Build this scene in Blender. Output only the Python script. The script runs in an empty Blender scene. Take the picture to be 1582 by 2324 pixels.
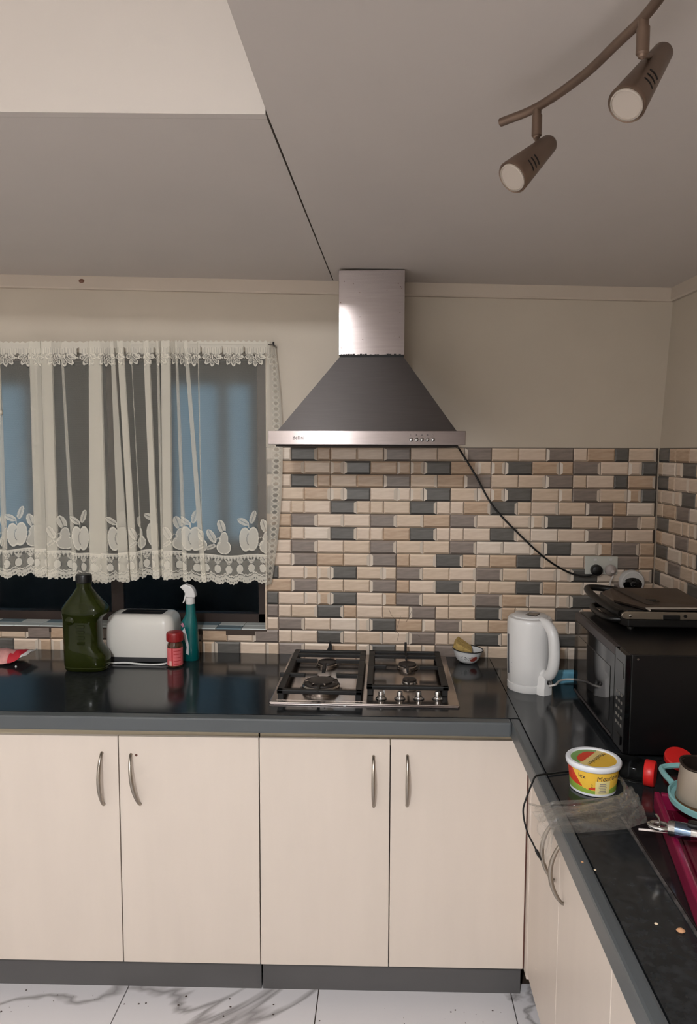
import bpy, bmesh, math, random
import numpy as np
from mathutils import Vector, Matrix
random.seed(7)
S = bpy.context.scene
COL = S.collection

# ------------------------------------------------------------------ camera
def set_camera():
    f, yaw, pitch, roll = 1640.0, 0.0525, -0.0846, 0.003
    cy, sy, cp, sp, cr, sr = math.cos(yaw), math.sin(yaw), math.cos(pitch), math.sin(pitch), math.cos(roll), math.sin(roll)
    right = Vector((cy, sy, 0)); fwd = Vector((-sy * cp, cy * cp, sp)); up = right.cross(fwd)
    r = cr * right + sr * up; u = -sr * right + cr * up
    cd = bpy.data.cameras.new('camera'); co = bpy.data.objects.new('camera', cd); COL.objects.link(co)
    m = Matrix((r, u, -fwd)).transposed().to_4x4(); m.translation = Vector((0.2108, -2.7142, 1.6815))
    co.matrix_world = m
    cd.sensor_fit = 'VERTICAL'; cd.sensor_height = 36.0; cd.lens = f / 2324 * 36.0
    cd.clip_start = 0.02
    S.camera = co
set_camera()

# ------------------------------------------------------------------ world, exposure
w = bpy.data.worlds.new('dusk'); S.world = w; w.use_nodes = True
w.node_tree.nodes['Background'].inputs[0].default_value = (0.14, 0.30, 0.42, 1)
w.node_tree.nodes['Background'].inputs[1].default_value = 0.50
S.view_settings.view_transform = 'Standard'; S.view_settings.look = 'None'
S.view_settings.gamma = 1.0; S.view_settings.exposure = 0.0
S.view_settings.use_curve_mapping = False
LAMP_STRENGTH = 800.0          # underside of the drum; its sides are less bright
LAMP_COLOR = (1.0, 1.02, 1.05)

# ------------------------------------------------------------------ helpers
def lin(c):
    return tuple(((x / 255) / 12.92 if x / 255 <= 0.04045 else ((x / 255 + 0.055) / 1.055) ** 2.4) for x in c)

MATS = {}
def mat(name, rgb, rough=0.5, metal=0.0, noise=0.0, nscale=8.0, stretch=(1, 1, 1), bump=0.0, trans=0.0, ior=1.45,
        coat=0.0, spec=0.5, emit=0.0, alpha=1.0, rgb2=None, aniso=0.0):
    if name in MATS: return MATS[name]
    m = bpy.data.materials.new(name); m.use_nodes = True; MATS[name] = m
    nt = m.node_tree; b = nt.nodes['Principled BSDF']
    c = lin(rgb); b.inputs['Base Color'].default_value = (*c, 1)
    b.inputs['Roughness'].default_value = rough; b.inputs['Metallic'].default_value = metal
    b.inputs['Transmission Weight'].default_value = trans; b.inputs['IOR'].default_value = ior
    b.inputs['Coat Weight'].default_value = coat; b.inputs['Specular IOR Level'].default_value = spec
    b.inputs['Alpha'].default_value = alpha
    b.inputs['Anisotropic'].default_value = aniso
    if aniso:
        tn = nt.nodes.new('ShaderNodeCombineXYZ'); tn.inputs[0].default_value = 1.0; tn.inputs[1].default_value = .03       # brushed from side to side
        nt.links.new(tn.outputs[0], b.inputs['Tangent']); b.inputs['Anisotropic Rotation'].default_value = 0.25
    if emit:
        b.inputs['Emission Color'].default_value = (*c, 1); b.inputs['Emission Strength'].default_value = emit
    tc = nt.nodes.new('ShaderNodeTexCoord'); mp = nt.nodes.new('ShaderNodeMapping')
    mp.inputs['Scale'].default_value = stretch
    nt.links.new(tc.outputs['Object'], mp.inputs['Vector'])
    nz = nt.nodes.new('ShaderNodeTexNoise'); nz.inputs['Scale'].default_value = nscale; nz.inputs['Detail'].default_value = 5
    nt.links.new(mp.outputs['Vector'], nz.inputs['Vector'])
    rp = nt.nodes.new('ShaderNodeValToRGB'); rp.color_ramp.elements[0].position = .3; rp.color_ramp.elements[1].position = .7
    d = lin(rgb2) if rgb2 else tuple(x * (1 - noise) for x in c)
    e = c if rgb2 else tuple(min(1, x * (1 + noise * .6)) for x in c)
    rp.color_ramp.elements[0].color = (*d, 1); rp.color_ramp.elements[1].color = (*e, 1)
    nt.links.new(nz.outputs['Fac'], rp.inputs['Fac'])
    if noise or rgb2: nt.links.new(rp.outputs['Color'], b.inputs['Base Color'])
    if bump:
        bp = nt.nodes.new('ShaderNodeBump'); bp.inputs['Strength'].default_value = bump; bp.inputs['Distance'].default_value = .002
        nt.links.new(nz.outputs['Fac'], bp.inputs['Height']); nt.links.new(bp.outputs['Normal'], b.inputs['Normal'])
    return m

class MB:
    """collects shapes into one mesh"""
    def __init__(s): s.v = []; s.f = []; s.m = []; s.sm = []; s.mats = []
    def mi(s, m):
        if m not in s.mats: s.mats.append(m)
        return s.mats.index(m)
    def add(s, vs, fs, m, smooth=False, mis=None):
        o = len(s.v); s.v += [tuple(v) for v in vs]
        k = s.mi(m)
        for i, f in enumerate(fs):
            s.f.append([o + j for j in f]); s.m.append(k if mis is None else s.mi(mis[i])); s.sm.append(smooth)
        return s
    def box(s, x0, x1, y0, y1, z0, z1, m, bev=0.0):
        bm = bmesh.new(); bmesh.ops.create_cube(bm, size=1)
        for v in bm.verts:
            v.co = Vector(((x0 + x1) / 2 + v.co.x * (x1 - x0), (y0 + y1) / 2 + v.co.y * (y1 - y0), (z0 + z1) / 2 + v.co.z * (z1 - z0)))
        if bev: bmesh.ops.bevel(bm, geom=bm.edges[:], offset=bev, segments=2, profile=.6, affect='EDGES')
        s.bm(bm, m); return s
    def bm(s, bm, m, smooth=False, M=None):
        bm.verts.index_update()
        vs = [(M @ v.co if M else v.co) for v in bm.verts]
        s.add(vs, [[v.index for v in f.verts] for f in bm.faces], m, smooth); bm.free(); return s
    def obox(s, M, sx, sy, sz, m, bev=0.0):
        bm = bmesh.new(); bmesh.ops.create_cube(bm, size=1)
        for v in bm.verts: v.co = Vector((v.co.x * sx, v.co.y * sy, v.co.z * sz))
        if bev: bmesh.ops.bevel(bm, geom=bm.edges[:], offset=bev, segments=2, profile=.6, affect='EDGES')
        return s.bm(bm, m, False, M)
    def tube(s, pts, r, m, n=10, flat=1.0, smooth=True, cap=True):
        P = [Vector(p) for p in pts]; rs = r if isinstance(r, (list, tuple)) else [r] * len(P)
        vs = []; fs = []; nrm = None
        for i, p in enumerate(P):
            t = (P[min(i + 1, len(P) - 1)] - P[max(i - 1, 0)])
            t = t.normalized() if t.length > 1e-9 else Vector((0, 0, 1))
            if nrm is None:
                a = Vector((0, 0, 1)) if abs(t.z) < .9 else Vector((1, 0, 0)); nrm = (a - t * a.dot(t)).normalized()
            else:
                nrm = (nrm - t * nrm.dot(t)); nrm = nrm.normalized() if nrm.length > 1e-6 else t.orthogonal().normalized()
            b = t.cross(nrm)
            for k in range(n):
                an = 2 * math.pi * k / n
                vs.append(p + nrm * (math.cos(an) * rs[i]) + b * (math.sin(an) * rs[i] * flat))
        for i in range(len(P) - 1):
            for k in range(n):
                fs.append([i * n + k, i * n + (k + 1) % n, (i + 1) * n + (k + 1) % n, (i + 1) * n + k])
        if cap: fs.append(list(range(n))[::-1]); fs.append([(len(P) - 1) * n + k for k in range(n)])
        return s.add(vs, fs, m, smooth)
    def lathe(s, prof, m, n=48, c=(0, 0, 0), M=None, sx=1.0, sy=1.0, matfn=None, cap0=True, cap1=True, smooth=True):
        """prof: list of (radius, z)"""
        vs = []; fs = []; ms = []
        for (r, z) in prof:
            for k in range(n):
                a = 2 * math.pi * k / n; p = Vector((r * math.cos(a) * sx, r * math.sin(a) * sy, z))
                vs.append((M @ p) if M else p + Vector(c))
        for i in range(len(prof) - 1):
            for k in range(n):
                fs.append([i * n + k, i * n + (k + 1) % n, (i + 1) * n + (k + 1) % n, (i + 1) * n + k])
                ms.append(matfn((k + .5) / n * 360, i, prof) if matfn else m)
        if cap0: fs.append(list(range(n))[::-1]); ms.append(m)
        if cap1: fs.append([(len(prof) - 1) * n + k for k in range(n)]); ms.append(m if not matfn else m)
        s.add(vs, fs, m, smooth, ms); return s
    def loft(s, secs, m, smooth=True, cap=True):
        n = len(secs[0]); vs = [p for q in secs for p in q]; fs = []
        for i in range(len(secs) - 1):
            for k in range(n): fs.append([i * n + k, i * n + (k + 1) % n, (i + 1) * n + (k + 1) % n, (i + 1) * n + k])
        if cap: fs.append(list(range(n))[::-1]); fs.append([(len(secs) - 1) * n + k for k in range(n)])
        return s.add(vs, fs, m, smooth)
    def prism(s, poly, z0, z1, m, M=None, bev=0.0):
        bm = bmesh.new(); vs = [bm.verts.new((x, y, z0)) for x, y in poly]; f = bm.faces.new(vs)
        if f.normal.z > 0 or True: pass
        r = bmesh.ops.extrude_face_region(bm, geom=[f])
        for v in r['geom']:
            if isinstance(v, bmesh.types.BMVert): v.co.z = z1
        bmesh.ops.recalc_face_normals(bm, faces=bm.faces[:])
        if bev: bmesh.ops.bevel(bm, geom=bm.edges[:], offset=bev, segments=2, profile=.6, affect='EDGES')
        return s.bm(bm, m, False, M)
    def skew(s, k, x0, ymax=9):
        s.v = [(v[0], v[1] + (k * (v[0] - x0) if v[1] < ymax else 0), v[2]) for v in s.v]; return s
    def build(s, name, parent=None, auto=True, origin=None):
        me = bpy.data.meshes.new(name)
        o0 = Vector(origin) if origin else Vector((0, 0, 0))
        me.from_pydata([tuple(Vector(v) - o0) for v in s.v], [], s.f)
        for m in s.mats: me.materials.append(m)
        me.polygons.foreach_set('material_index', s.m); me.polygons.foreach_set('use_smooth', s.sm)
        bm = bmesh.new(); bm.from_mesh(me); bmesh.ops.recalc_face_normals(bm, faces=bm.faces[:])
        for e in bm.edges:
            if len(e.link_faces) == 2 and e.calc_face_angle(0) > math.radians(40): e.smooth = False
        bm.to_mesh(me); bm.free()
        o = bpy.data.objects.new(name, me); COL.objects.link(o)
        if parent is not None:
            o.parent = parent; o.location = o0 - world_loc(parent)
        else: o.location = o0
        return o

def world_loc(o):
    l = Vector((0, 0, 0))
    while o is not None: l = l + o.location; o = o.parent
    return l
def tag(o, label, cat, group=None):
    o['label'] = label; o['category'] = cat
    if group: o['group'] = group
    return o
def thing(name, loc, label, cat, group=None):
    o = bpy.data.objects.new(name, None); COL.objects.link(o); o.location = loc; o.empty_display_size = .05
    return tag(o, label, cat, group)
def struct(o): o['kind'] = 'structure'; return o
def text(body, size, m, name, parent, M, fn=None, ext=0.0):
    cu = bpy.data.curves.new('t', 'FONT'); cu.body = body; cu.size = size; cu.align_x = 'CENTER'; cu.extrude = ext
    to = bpy.data.objects.new('t', cu); COL.objects.link(to)
    bpy.context.view_layer.update()
    me = bpy.data.meshes.new_from_object(to.evaluated_get(bpy.context.evaluated_depsgraph_get()))
    bpy.data.objects.remove(to); bpy.data.curves.remove(cu)
    pl = world_loc(parent)
    for v in me.vertices:
        v.co = (Vector(fn(v.co)) if fn else M @ v.co) - pl
    me.materials.clear(); me.materials.append(m); me.name = name
    o = bpy.data.objects.new(name, me); COL.objects.link(o); o.parent = parent
    return o
def bez(pts, n=8):
    """smooth curve through points (Catmull-Rom)"""
    P = [Vector(p) for p in pts]; P = [P[0] * 2 - P[1]] + P + [P[-1] * 2 - P[-2]]; out = []
    for i in range(1, len(P) - 2):
        for k in range(n):
            t = k / n; a, b, c, d = P[i - 1], P[i], P[i + 1], P[i + 2]
            out.append(.5 * ((2 * b) + (c - a) * t + (2 * a - 5 * b + 4 * c - d) * t * t + (3 * b - a - 3 * c + d) * t ** 3))
    out.append(P[-2]); return out
def Lk(p, t, up=(0, 0, 1)):
    """matrix with local Z from p towards t"""
    z = (Vector(t) - Vector(p)).normalized(); x = Vector(up).cross(z)
    x = x.normalized() if x.length > 1e-6 else Vector((1, 0, 0)); y = z.cross(x)
    m = Matrix((x, y, z)).transposed().to_4x4(); m.translation = Vector(p); return m

# ------------------------------------------------------------------ materials
M_plaster = mat('cream wall paint', (204, 192, 175), .55, noise=.05, nscale=3, bump=.08)
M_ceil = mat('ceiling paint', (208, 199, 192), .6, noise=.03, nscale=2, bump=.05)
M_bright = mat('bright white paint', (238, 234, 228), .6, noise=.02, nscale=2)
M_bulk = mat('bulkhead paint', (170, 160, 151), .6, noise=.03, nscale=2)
M_corn = mat('cornice paint', (206, 192, 176), .55, noise=.04, nscale=4)
M_grout = mat('brown grout', (70, 58, 50), .8)
M_granite = mat('black granite', (40, 42, 44), .13, noise=.5, nscale=60, spec=.45)
M_granite_r = mat('dusty black granite', (38, 38, 39), .36, noise=.35, nscale=14, spec=.35)
M_edge = mat('grey worktop edging', (82, 86, 88), .38, noise=.06, nscale=5)
M_plinth = mat('grey plinth', (88, 86, 86), .5, noise=.06, nscale=4)
M_door = mat('cream laminate', (216, 203, 191), .4, noise=.025, nscale=5, stretch=(3, 3, .5))
M_carc = mat('red brown board edge', (96, 60, 50), .6, noise=.1)
M_carcin = mat('dark carcass', (60, 48, 40), .7)
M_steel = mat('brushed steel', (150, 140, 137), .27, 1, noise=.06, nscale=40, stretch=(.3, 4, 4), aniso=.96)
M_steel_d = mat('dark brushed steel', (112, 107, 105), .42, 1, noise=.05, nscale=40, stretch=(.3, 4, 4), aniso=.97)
M_hobsteel = mat('worn hob steel', (172, 163, 157), .17, 1, noise=.14, nscale=14)
M_chrome = mat('chrome', (205, 205, 205), .12, 1)
M_satin = mat('satin nickel', (160, 152, 142), .28, 1)
M_black = mat('black plastic', (16, 16, 17), .35)
M_iron = mat('black cast iron', (18, 17, 17), .55, noise=.3, nscale=60, bump=.3)
M_burn = mat('burner cap', (40, 34, 31), .5, noise=.3, nscale=50)
M_blackgloss = mat('black gloss', (8, 8, 9), .08)
M_white = mat('white plastic', (218, 216, 214), .28)
M_whitetoast = mat('white toaster enamel', (222, 219, 212), .25)
M_spot = mat('bronze spot metal', (124, 104, 90), .4, .6, noise=.12, nscale=12)
M_lens = mat('frosted lamp glass', (190, 178, 166), .35)
M_dark = mat('dark slot', (10, 9, 9), .6)
M_wood = mat('dark brown window wood', (44, 29, 22), .5, noise=.3, nscale=12, stretch=(1, 1, .2))
M_lightend = mat('tile pale bevel', (216, 202, 186), .25)
BR = {}
def brick_mats():
    for k, (a, b) in {'b0': ((228, 209, 190), (212, 190, 169)), 'b1': ((222, 201, 179), (203, 180, 156)), 'b2': ((234, 219, 204), (219, 202, 184)),
                      'w0': ((206, 180, 154), (182, 155, 130)), 'g0': ((148, 135, 126), (126, 114, 106)), 'd0': ((106, 103, 99), (90, 87, 83))}.items():
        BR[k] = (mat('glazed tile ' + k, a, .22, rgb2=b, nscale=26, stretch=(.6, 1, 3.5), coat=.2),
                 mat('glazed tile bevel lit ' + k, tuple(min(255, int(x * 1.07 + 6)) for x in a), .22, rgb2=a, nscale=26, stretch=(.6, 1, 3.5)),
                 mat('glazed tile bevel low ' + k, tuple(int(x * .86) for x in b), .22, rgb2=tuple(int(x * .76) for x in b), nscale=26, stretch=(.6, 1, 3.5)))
brick_mats()

# ------------------------------------------------------------------ structure
CE = lambda x: 2.300 - (x - .03) * .0285            # lower ceiling runs down to the right a little
WX0, WX1, WZ0, WZ1 = -1.95, -.245, .995, 2.05          # window opening
RX, RT = 1.206, math.radians(3.6)                     # right wall corner and turn
def build_shell():
    m = MB(); Y0, Y1 = .006, .16
    m.box(-2.8, WX0, Y0, Y1, 0, 2.6, M_plaster); m.box(WX1, 1.36, Y0, Y1, 0, 2.6, M_plaster)
    m.box(WX0, WX1, Y0, Y1, 0, WZ0 - .006, M_plaster); m.box(WX0, WX1, Y0, Y1, WZ1, 2.6, M_plaster)
    wb = struct(m.build('wall_back'))
    # right wall, upper plaster leans outwards slightly
    R = Matrix.Translation((RX, 0, 0)) @ Matrix.Rotation(RT, 4, 'Z')
    m = MB(); vs = []
    for x0 in (.006, .2):
        for y in (.2, -4.8):
            for z, dx in ((0, 0), (1.69, .0), (2.6, .045)): vs.append(R @ Vector((x0 + (dx if x0 < .1 else 0), y, z)))
    f = [[0, 1, 4, 3], [1, 2, 5, 4], [6, 9, 10, 7], [7, 10, 11, 8], [0, 6, 7, 1], [1, 7, 8, 2], [3, 4, 10, 9], [4, 5, 11, 10], [2, 8, 11, 5], [0, 3, 9, 6]]
    m.add(vs, f, M_plaster); wr = struct(m.build('wall_right'))
    struct(MB().box(-2.6, -2.5, -4.3, .16, 0, 3.0, M_bright).build('wall_left'))
    struct(MB().box(-2.6, 1.75, -4.4, -4.3, 0, 3.0, M_bright).build('wall_front'))
    # bulkhead: far side of the raised ceiling, faces the room
    bk = MB()
    xs = (-2.8, -.018)
    vs = [(xs[0], -1.33, CE(xs[0])), (xs[1], -1.33, CE(xs[1])), (xs[1], -1.33, 2.9), (xs[0], -1.33, 2.9),
          (xs[0], -1.31, CE(xs[0])), (xs[1], -1.31, CE(xs[1])), (xs[1], -1.31, 2.9), (xs[0], -1.31, 2.9)]
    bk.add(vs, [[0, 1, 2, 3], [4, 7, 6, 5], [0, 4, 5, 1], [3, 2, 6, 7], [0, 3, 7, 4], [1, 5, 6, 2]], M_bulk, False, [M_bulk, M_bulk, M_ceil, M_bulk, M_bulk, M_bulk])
    struct(bk.build('wall_bulkhead'))
    bk = MB(); vs = []
    for x in (-.018, .02):
        for y in (-4.8, -1.33):
            for z in (CE(0) + .026, 2.9): vs.append((x, y, z))
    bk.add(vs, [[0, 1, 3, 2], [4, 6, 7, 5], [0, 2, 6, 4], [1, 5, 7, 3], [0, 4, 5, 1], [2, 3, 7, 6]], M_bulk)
    struct(bk.build('wall_bulkhead_side'))
    # lower ceiling: two boards with an open seam, and the raised ceiling
    def slab(poly, t, name, par=None):
        b = MB(); n = len(poly)
        vs = [(x, y, CE(x)) for x, y in poly] + [(x, y, CE(x) + t) for x, y in poly]
        fs = [list(range(n)), list(range(n, 2 * n))] + [[i, (i + 1) % n, n + (i + 1) % n, n + i] for i in range(n)]
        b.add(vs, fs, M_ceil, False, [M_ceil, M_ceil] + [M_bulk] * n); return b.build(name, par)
    c = struct(slab([(-.016, -4.8), (-.0145, -1.33), (.013, .02), (1.75, .02), (1.75, -4.8)], .03, 'ceiling'))
    slab([(-2.8, -1.3095), (-.0185, -1.3095), (.0095, .02), (-2.8, .02)], .03, 'ceiling_board', c)
    b = MB(); b.box(-.1, .1, -1.27, .02, 2.42, 2.44, M_dark); b.build('ceiling_backing', c)
    MB().box(-2.9, .1, -4.9, -1.25, 2.88, 2.95, M_bright).build('raised_ceiling', c)
    # cornices follow the ceiling
    def corn(p0, p1, nrm, name, h=.047):
        b = MB(); vs = []
        for p in (p0, p1):
            for (o, dz) in ((0.0, -h), (.016, -h), (.02, -h + .006), (.02, .004), (0, .004)):
                x, y = p[0] + nrm[0] * o, p[1] + nrm[1] * o; vs.append((x, y, CE(x) + dz))
        b.add(vs, [[i, (i + 1) % 5, 5 + (i + 1) % 5, 5 + i] for i in range(5)] + [[0, 1, 2, 3, 4], [5, 6, 7, 8, 9]], M_corn)
        o = struct(b.build(name)); return o
    corn((-2.8, .006), (1.235, .006), (0, -1), 'trim_1')
    a = R @ Vector((.036, .0, 0)); bb = R @ Vector((.036, -3, 0))
    corn((a.x, a.y), (bb.x, bb.y), (-math.cos(RT), -math.sin(RT)), 'trim_2')
    b = MB(); b.lathe([(.0, 0), (.008, .001), (.006, .003), (0, .004)], mat('knot brown', (128, 92, 74), .6), 10, M=Lk((-.93, -.0138, 2.309), (-.93, -1, 2.309)), sx=1.4)
    b.build('knot', bpy.data.objects['trim_1'])
    # ------------- glazed bricks
    cache = {}
    def brick_mesh(wd, kind, side):
        key = (round(wd, 3), kind, side)
        if key in cache: return cache[key]
        main, hi, lo = BR[kind]; g = .0009; x0, x1 = g, wd - g; z0, z1 = -.05 + g, -g
        il = .011 if (side in 'LB') else .004; ir = .011 if (side in 'RB') else .004
        if wd < .03: il = ir = .003
        iz = .0065; d = .0035
        vs = [(x0, .006, z0), (x1, .006, z0), (x1, .006, z1), (x0, .006, z1), (x0, d - .0005, z0), (x1, d - .0005, z0), (x1, d - .0005, z1), (x0, d - .0005, z1),
              (x0 + il, 0, z0 + iz), (x1 - ir, 0, z0 + iz), (x1 - ir, 0, z1 - iz), (x0 + il, 0, z1 - iz)]
        fs = [[0, 1, 5, 4], [1, 2, 6, 5], [2, 3, 7, 6], [3, 0, 4, 7], [4, 5, 9, 8], [5, 6, 10, 9], [6, 7, 11, 10], [7, 4, 8, 11], [8, 9, 10, 11]]
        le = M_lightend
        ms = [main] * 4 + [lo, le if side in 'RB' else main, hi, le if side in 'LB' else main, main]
        b = MB(); b.add(vs, fs, main, False, ms)
        me = bpy.data.meshes.new('brick'); me.from_pydata(b.v, [], b.f)
        for mm in b.mats: me.materials.append(mm)
        me.polygons.foreach_set('material_index', b.m)
        cache[key] = me; return me
    # two printed panels of 3 x 4 bricks; panel B is A turned half round
    A = [['b', 'b', 'gL'], ['hB', 'dL', 'b', 'h']]
    B = [['h', 'b', 'dR', 'h'], ['gR', 'b', 'b']]
    rnd = random.Random(3)
    def panel(par, P, x0, r0, nrow, xmin, xmax, place, rowmin=0):
        for r in range(r0, r0 + nrow):
            if r < rowmin: continue
            x = x0; row = (A if P == 'A' else B)[(r - r0) % 2]
            for k in row:
                wd = .05 if k[0] == 'h' else .1
                a, b = max(x, xmin), min(x + wd, xmax); x += wd
                if b - a < .008: continue
                side = k[1] if len(k) > 1 else ('L' if (k[0] == 'h' and P == 'A' and x - x0 > .2) else ('R' if (k[0] == 'b' and rnd.random() < .45) else 'N'))
                if b - a < wd - .001: side = 'N'
                kind = {'b': rnd.choice(['b0', 'b0', 'b1', 'b1', 'b2', 'w0']), 'h': rnd.choice(['b0', 'b1', 'w0']), 'g': 'g0', 'd': 'd0'}[k[0]]
                o = bpy.data.objects.new('brick', brick_mesh(round(b - a, 3), kind, side)); COL.objects.link(o); o.parent = par
                place(o, a, 1.693 - .05 * r)
    def pb(o, x, z): o.location = (x, rnd.uniform(-.0004, .0004), z)
    X1 = 1.2055
    for x0, P in ((-.3, 'B'), (0, 'A'), (.3, 'A'), (.6, 'A'), (.9, 'B')):
        panel(wb, P, x0, 0, 4, WX1 + .001, min(x0 + .3, 1.1), pb)
    panel(wb, 'A', 1.1, 0, 4, 1.1, X1, pb)
    for x0, P in ((-.45, 'B'), (-.15, 'B'), (.15, 'B'), (.45, 'B'), (.75, 'A'), (1.05, 'B')): panel(wb, P, x0, 4, 4, WX1 + .001, X1, pb)
    for x0, P in ((-.35, 'A'), (-.05, 'A'), (.25, 'B'), (.55, 'B'), (.85, 'A'), (1.15, 'A')): panel(wb, P, x0, 8, 4, WX1 + .001, X1, pb)
    for x0, P in ((-2.0, 'A'), (-1.7, 'A'), (-1.4, 'A'), (-1.1, 'A'), (-.8, 'A'), (-.5, 'A')): panel(wb, P, x0, 12, 4, -2.0, -.2, pb, rowmin=14)
    panel(wb, 'A', -.5, 12, 2, WX1 + .001, -.2, pb)
    for x0, P in ((-.2, 'B'), (.1, 'A'), (.4, 'B'), (.7, 'B'), (1.0, 'B')): panel(wb, P, x0, 12, 4, WX1 + .001, X1, pb)
    far = MB()                                   # bricks hidden by the oven or left of the picture: one part
    for o in [c for c in wb.children if c.name.startswith('brick')]:
        x, _, z = o.location
        if x < -1.32 or (x > .845 and z < 1.1):
            ms = [o.data.materials[p.material_index] for p in o.data.polygons]
            far.add([v.co + o.location for v in o.data.vertices], [list(p.vertices) for p in o.data.polygons], ms[0], False, ms)
            bpy.data.objects.remove(o)
    o = far.build('hidden_bricks', wb); o['kind'] = 'stuff'
    g = MB(); g.box(WX1 + .001, 1.206, .0045, .0065, .9, 1.694, M_grout); g.box(-2.0, WX1 + .001, .0045, .0065, .9, .9935, M_grout); g.build('grout', wb)
    # plaster line above the tiles, crack on the chipped tiles
    cr = MB()
    for pts in ([(.222, 1.083), (.232, 1.06), (.244, 1.045)], [(.268, 1.055), (.258, 1.02), (.25, .99)], [(.31, 1.075), (.3, 1.052), (.288, 1.03)], [(.25, 1.0), (.262, .985), (.256, .96)], [(.33, .985), (.342, .978)]):
        cr.tube([(x, -.0006, z) for x, z in pts], .0006, M_grout, 5)
    cr.build('crack', wb)
    # right wall bricks
    def pr_(o, d, z):
        o.matrix_local = R @ Matrix.Rotation(-math.pi / 2, 4, 'Z') @ Matrix.Translation((d, rnd.uniform(-.0004, .0004), z))
    for r0, st, seq in ((0, -.165, 'BAAA'), (4, -.05, 'AAAA'), (8, -.1, 'AABA'), (12, -.2, 'BAAA')):
        for i, P in enumerate(seq): panel(wr, P, st + .3 * i, r0, 4, .0005, .62, pr_)
    g = MB(); g.obox(R @ Matrix.Translation((.0055, -.31, 1.296)), .002, .62, .796, M_grout); g.build('grout', wr)
    # ------------- window sill tiles and window
    sl = MB(); sl.box(WX0, WX1, .0, .105, .97, .992, M_grout); so = struct(sl.build('trim_3'))
    sm = [mat('pale sill tile', (214, 222, 220), .06, noise=.06, nscale=20), mat('blue grey sill tile', (118, 142, 152), .06, noise=.1, nscale=20)]
    for i in range(17):
        x = WX1 - .1 * (i + 1); 
        for j in (0, 1):
            q = MB(); q.box(x + .001 + .05 * j * 0, x + .099, .001 + .052 * j, .051 + .052 * j, .992, .9965, sm[(i + j) % 2 if i % 3 else 0], .0012)
            q.build('sill_tile', so)
    ed = MB(); ed.box(WX1 - .006, WX1 + .0005, -.001, .105, .995, 1.4, BR['b1'][0], .002); ed.build('reveal_edge', so)
    wn = struct(MB().box(WX0, WX0 + .06, .105, .15, WZ0, WZ1, M_wood).box(WX1 - .05, WX1, .105, .15, WZ0, WZ1, M_wood)
                .box(WX0, WX1, .105, .15, WZ0 - .005, WZ0 + .035, M_wood).box(WX0, WX1, .105, .15, WZ1 - .02, WZ1, M_wood).build('window_1'))
    M_glass = mat('window glass', (255, 255, 255), .31, trans=1, ior=1.1)
    for a, b in ((-1.89, -1.60), (-1.57, -.895), (-.845, -.295)):
        MB().box(a, b, .126, .129, WZ0 + .035, WZ1 - .02, M_glass).build('pane', wn)
    for a in (-1.60, -.895): MB().box(a, a + (.03 if a < -1 else .05), .11, .145, WZ0 + .035, WZ1 - .02, M_wood).build('mullion', wn)
    # ------------- floor tiles
    fl = struct(MB().box(-2.9, 1.75, -4.9, .16, -.1, -.008, M_grout).build('floor'))
    mm = bpy.data.materials.new('white marble tile'); mm.use_nodes = True; nt = mm.node_tree; b = nt.nodes['Principled BSDF']; b.inputs['Roughness'].default_value = .22
    tc = nt.nodes.new('ShaderNodeTexCoord'); oi = nt.nodes.new('ShaderNodeObjectInfo'); ad = nt.nodes.new('ShaderNodeVectorMath'); ad.operation = 'ADD'
    nt.links.new(tc.outputs['Object'], ad.inputs[0]); nt.links.new(oi.outputs['Location'], ad.inputs[1])
    nz = nt.nodes.new('ShaderNodeTexNoise'); nz.inputs['Scale'].default_value = 1.1; nz.inputs['Detail'].default_value = 5; nz.inputs['Distortion'].default_value = 1.2
    nt.links.new(ad.outputs[0], nz.inputs['Vector'])
    s1 = nt.nodes.new('ShaderNodeMath'); s1.operation = 'SUBTRACT'; s1.inputs[1].default_value = .5; nt.links.new(nz.outputs['Fac'], s1.inputs[0])
    s2 = nt.nodes.new('ShaderNodeMath'); s2.operation = 'ABSOLUTE'; nt.links.new(s1.outputs[0], s2.inputs[0])
    rp = nt.nodes.new('ShaderNodeValToRGB'); rp.color_ramp.elements[0].position = 0; rp.color_ramp.elements[1].position = .02
    rp.color_ramp.elements[0].color = (*lin((160, 156, 156)), 1); rp.color_ramp.elements[1].color = (*lin((222, 219, 221)), 1)
    nt.links.new(s2.outputs[0], rp.inputs['Fac']); nt.links.new(rp.outputs['Color'], b.inputs['Base Color'])
    me = None
    for i in range(8):
        for j in range(9):
            x, y = -2.982 + .5985 * i, -.53 - .6 * j
            if me is None:
                q = MB(); q.box(.0015, .597, .0015, .5985, -.008, 0, mm, .001); o = q.build('floor_tile', fl); me = o.data
            else:
                o = bpy.data.objects.new('floor_tile', me); COL.objects.link(o); o.parent = fl
            o.location = (x, y - .6, 0)
    return wb, wr
WB, WR = build_shell()

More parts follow.
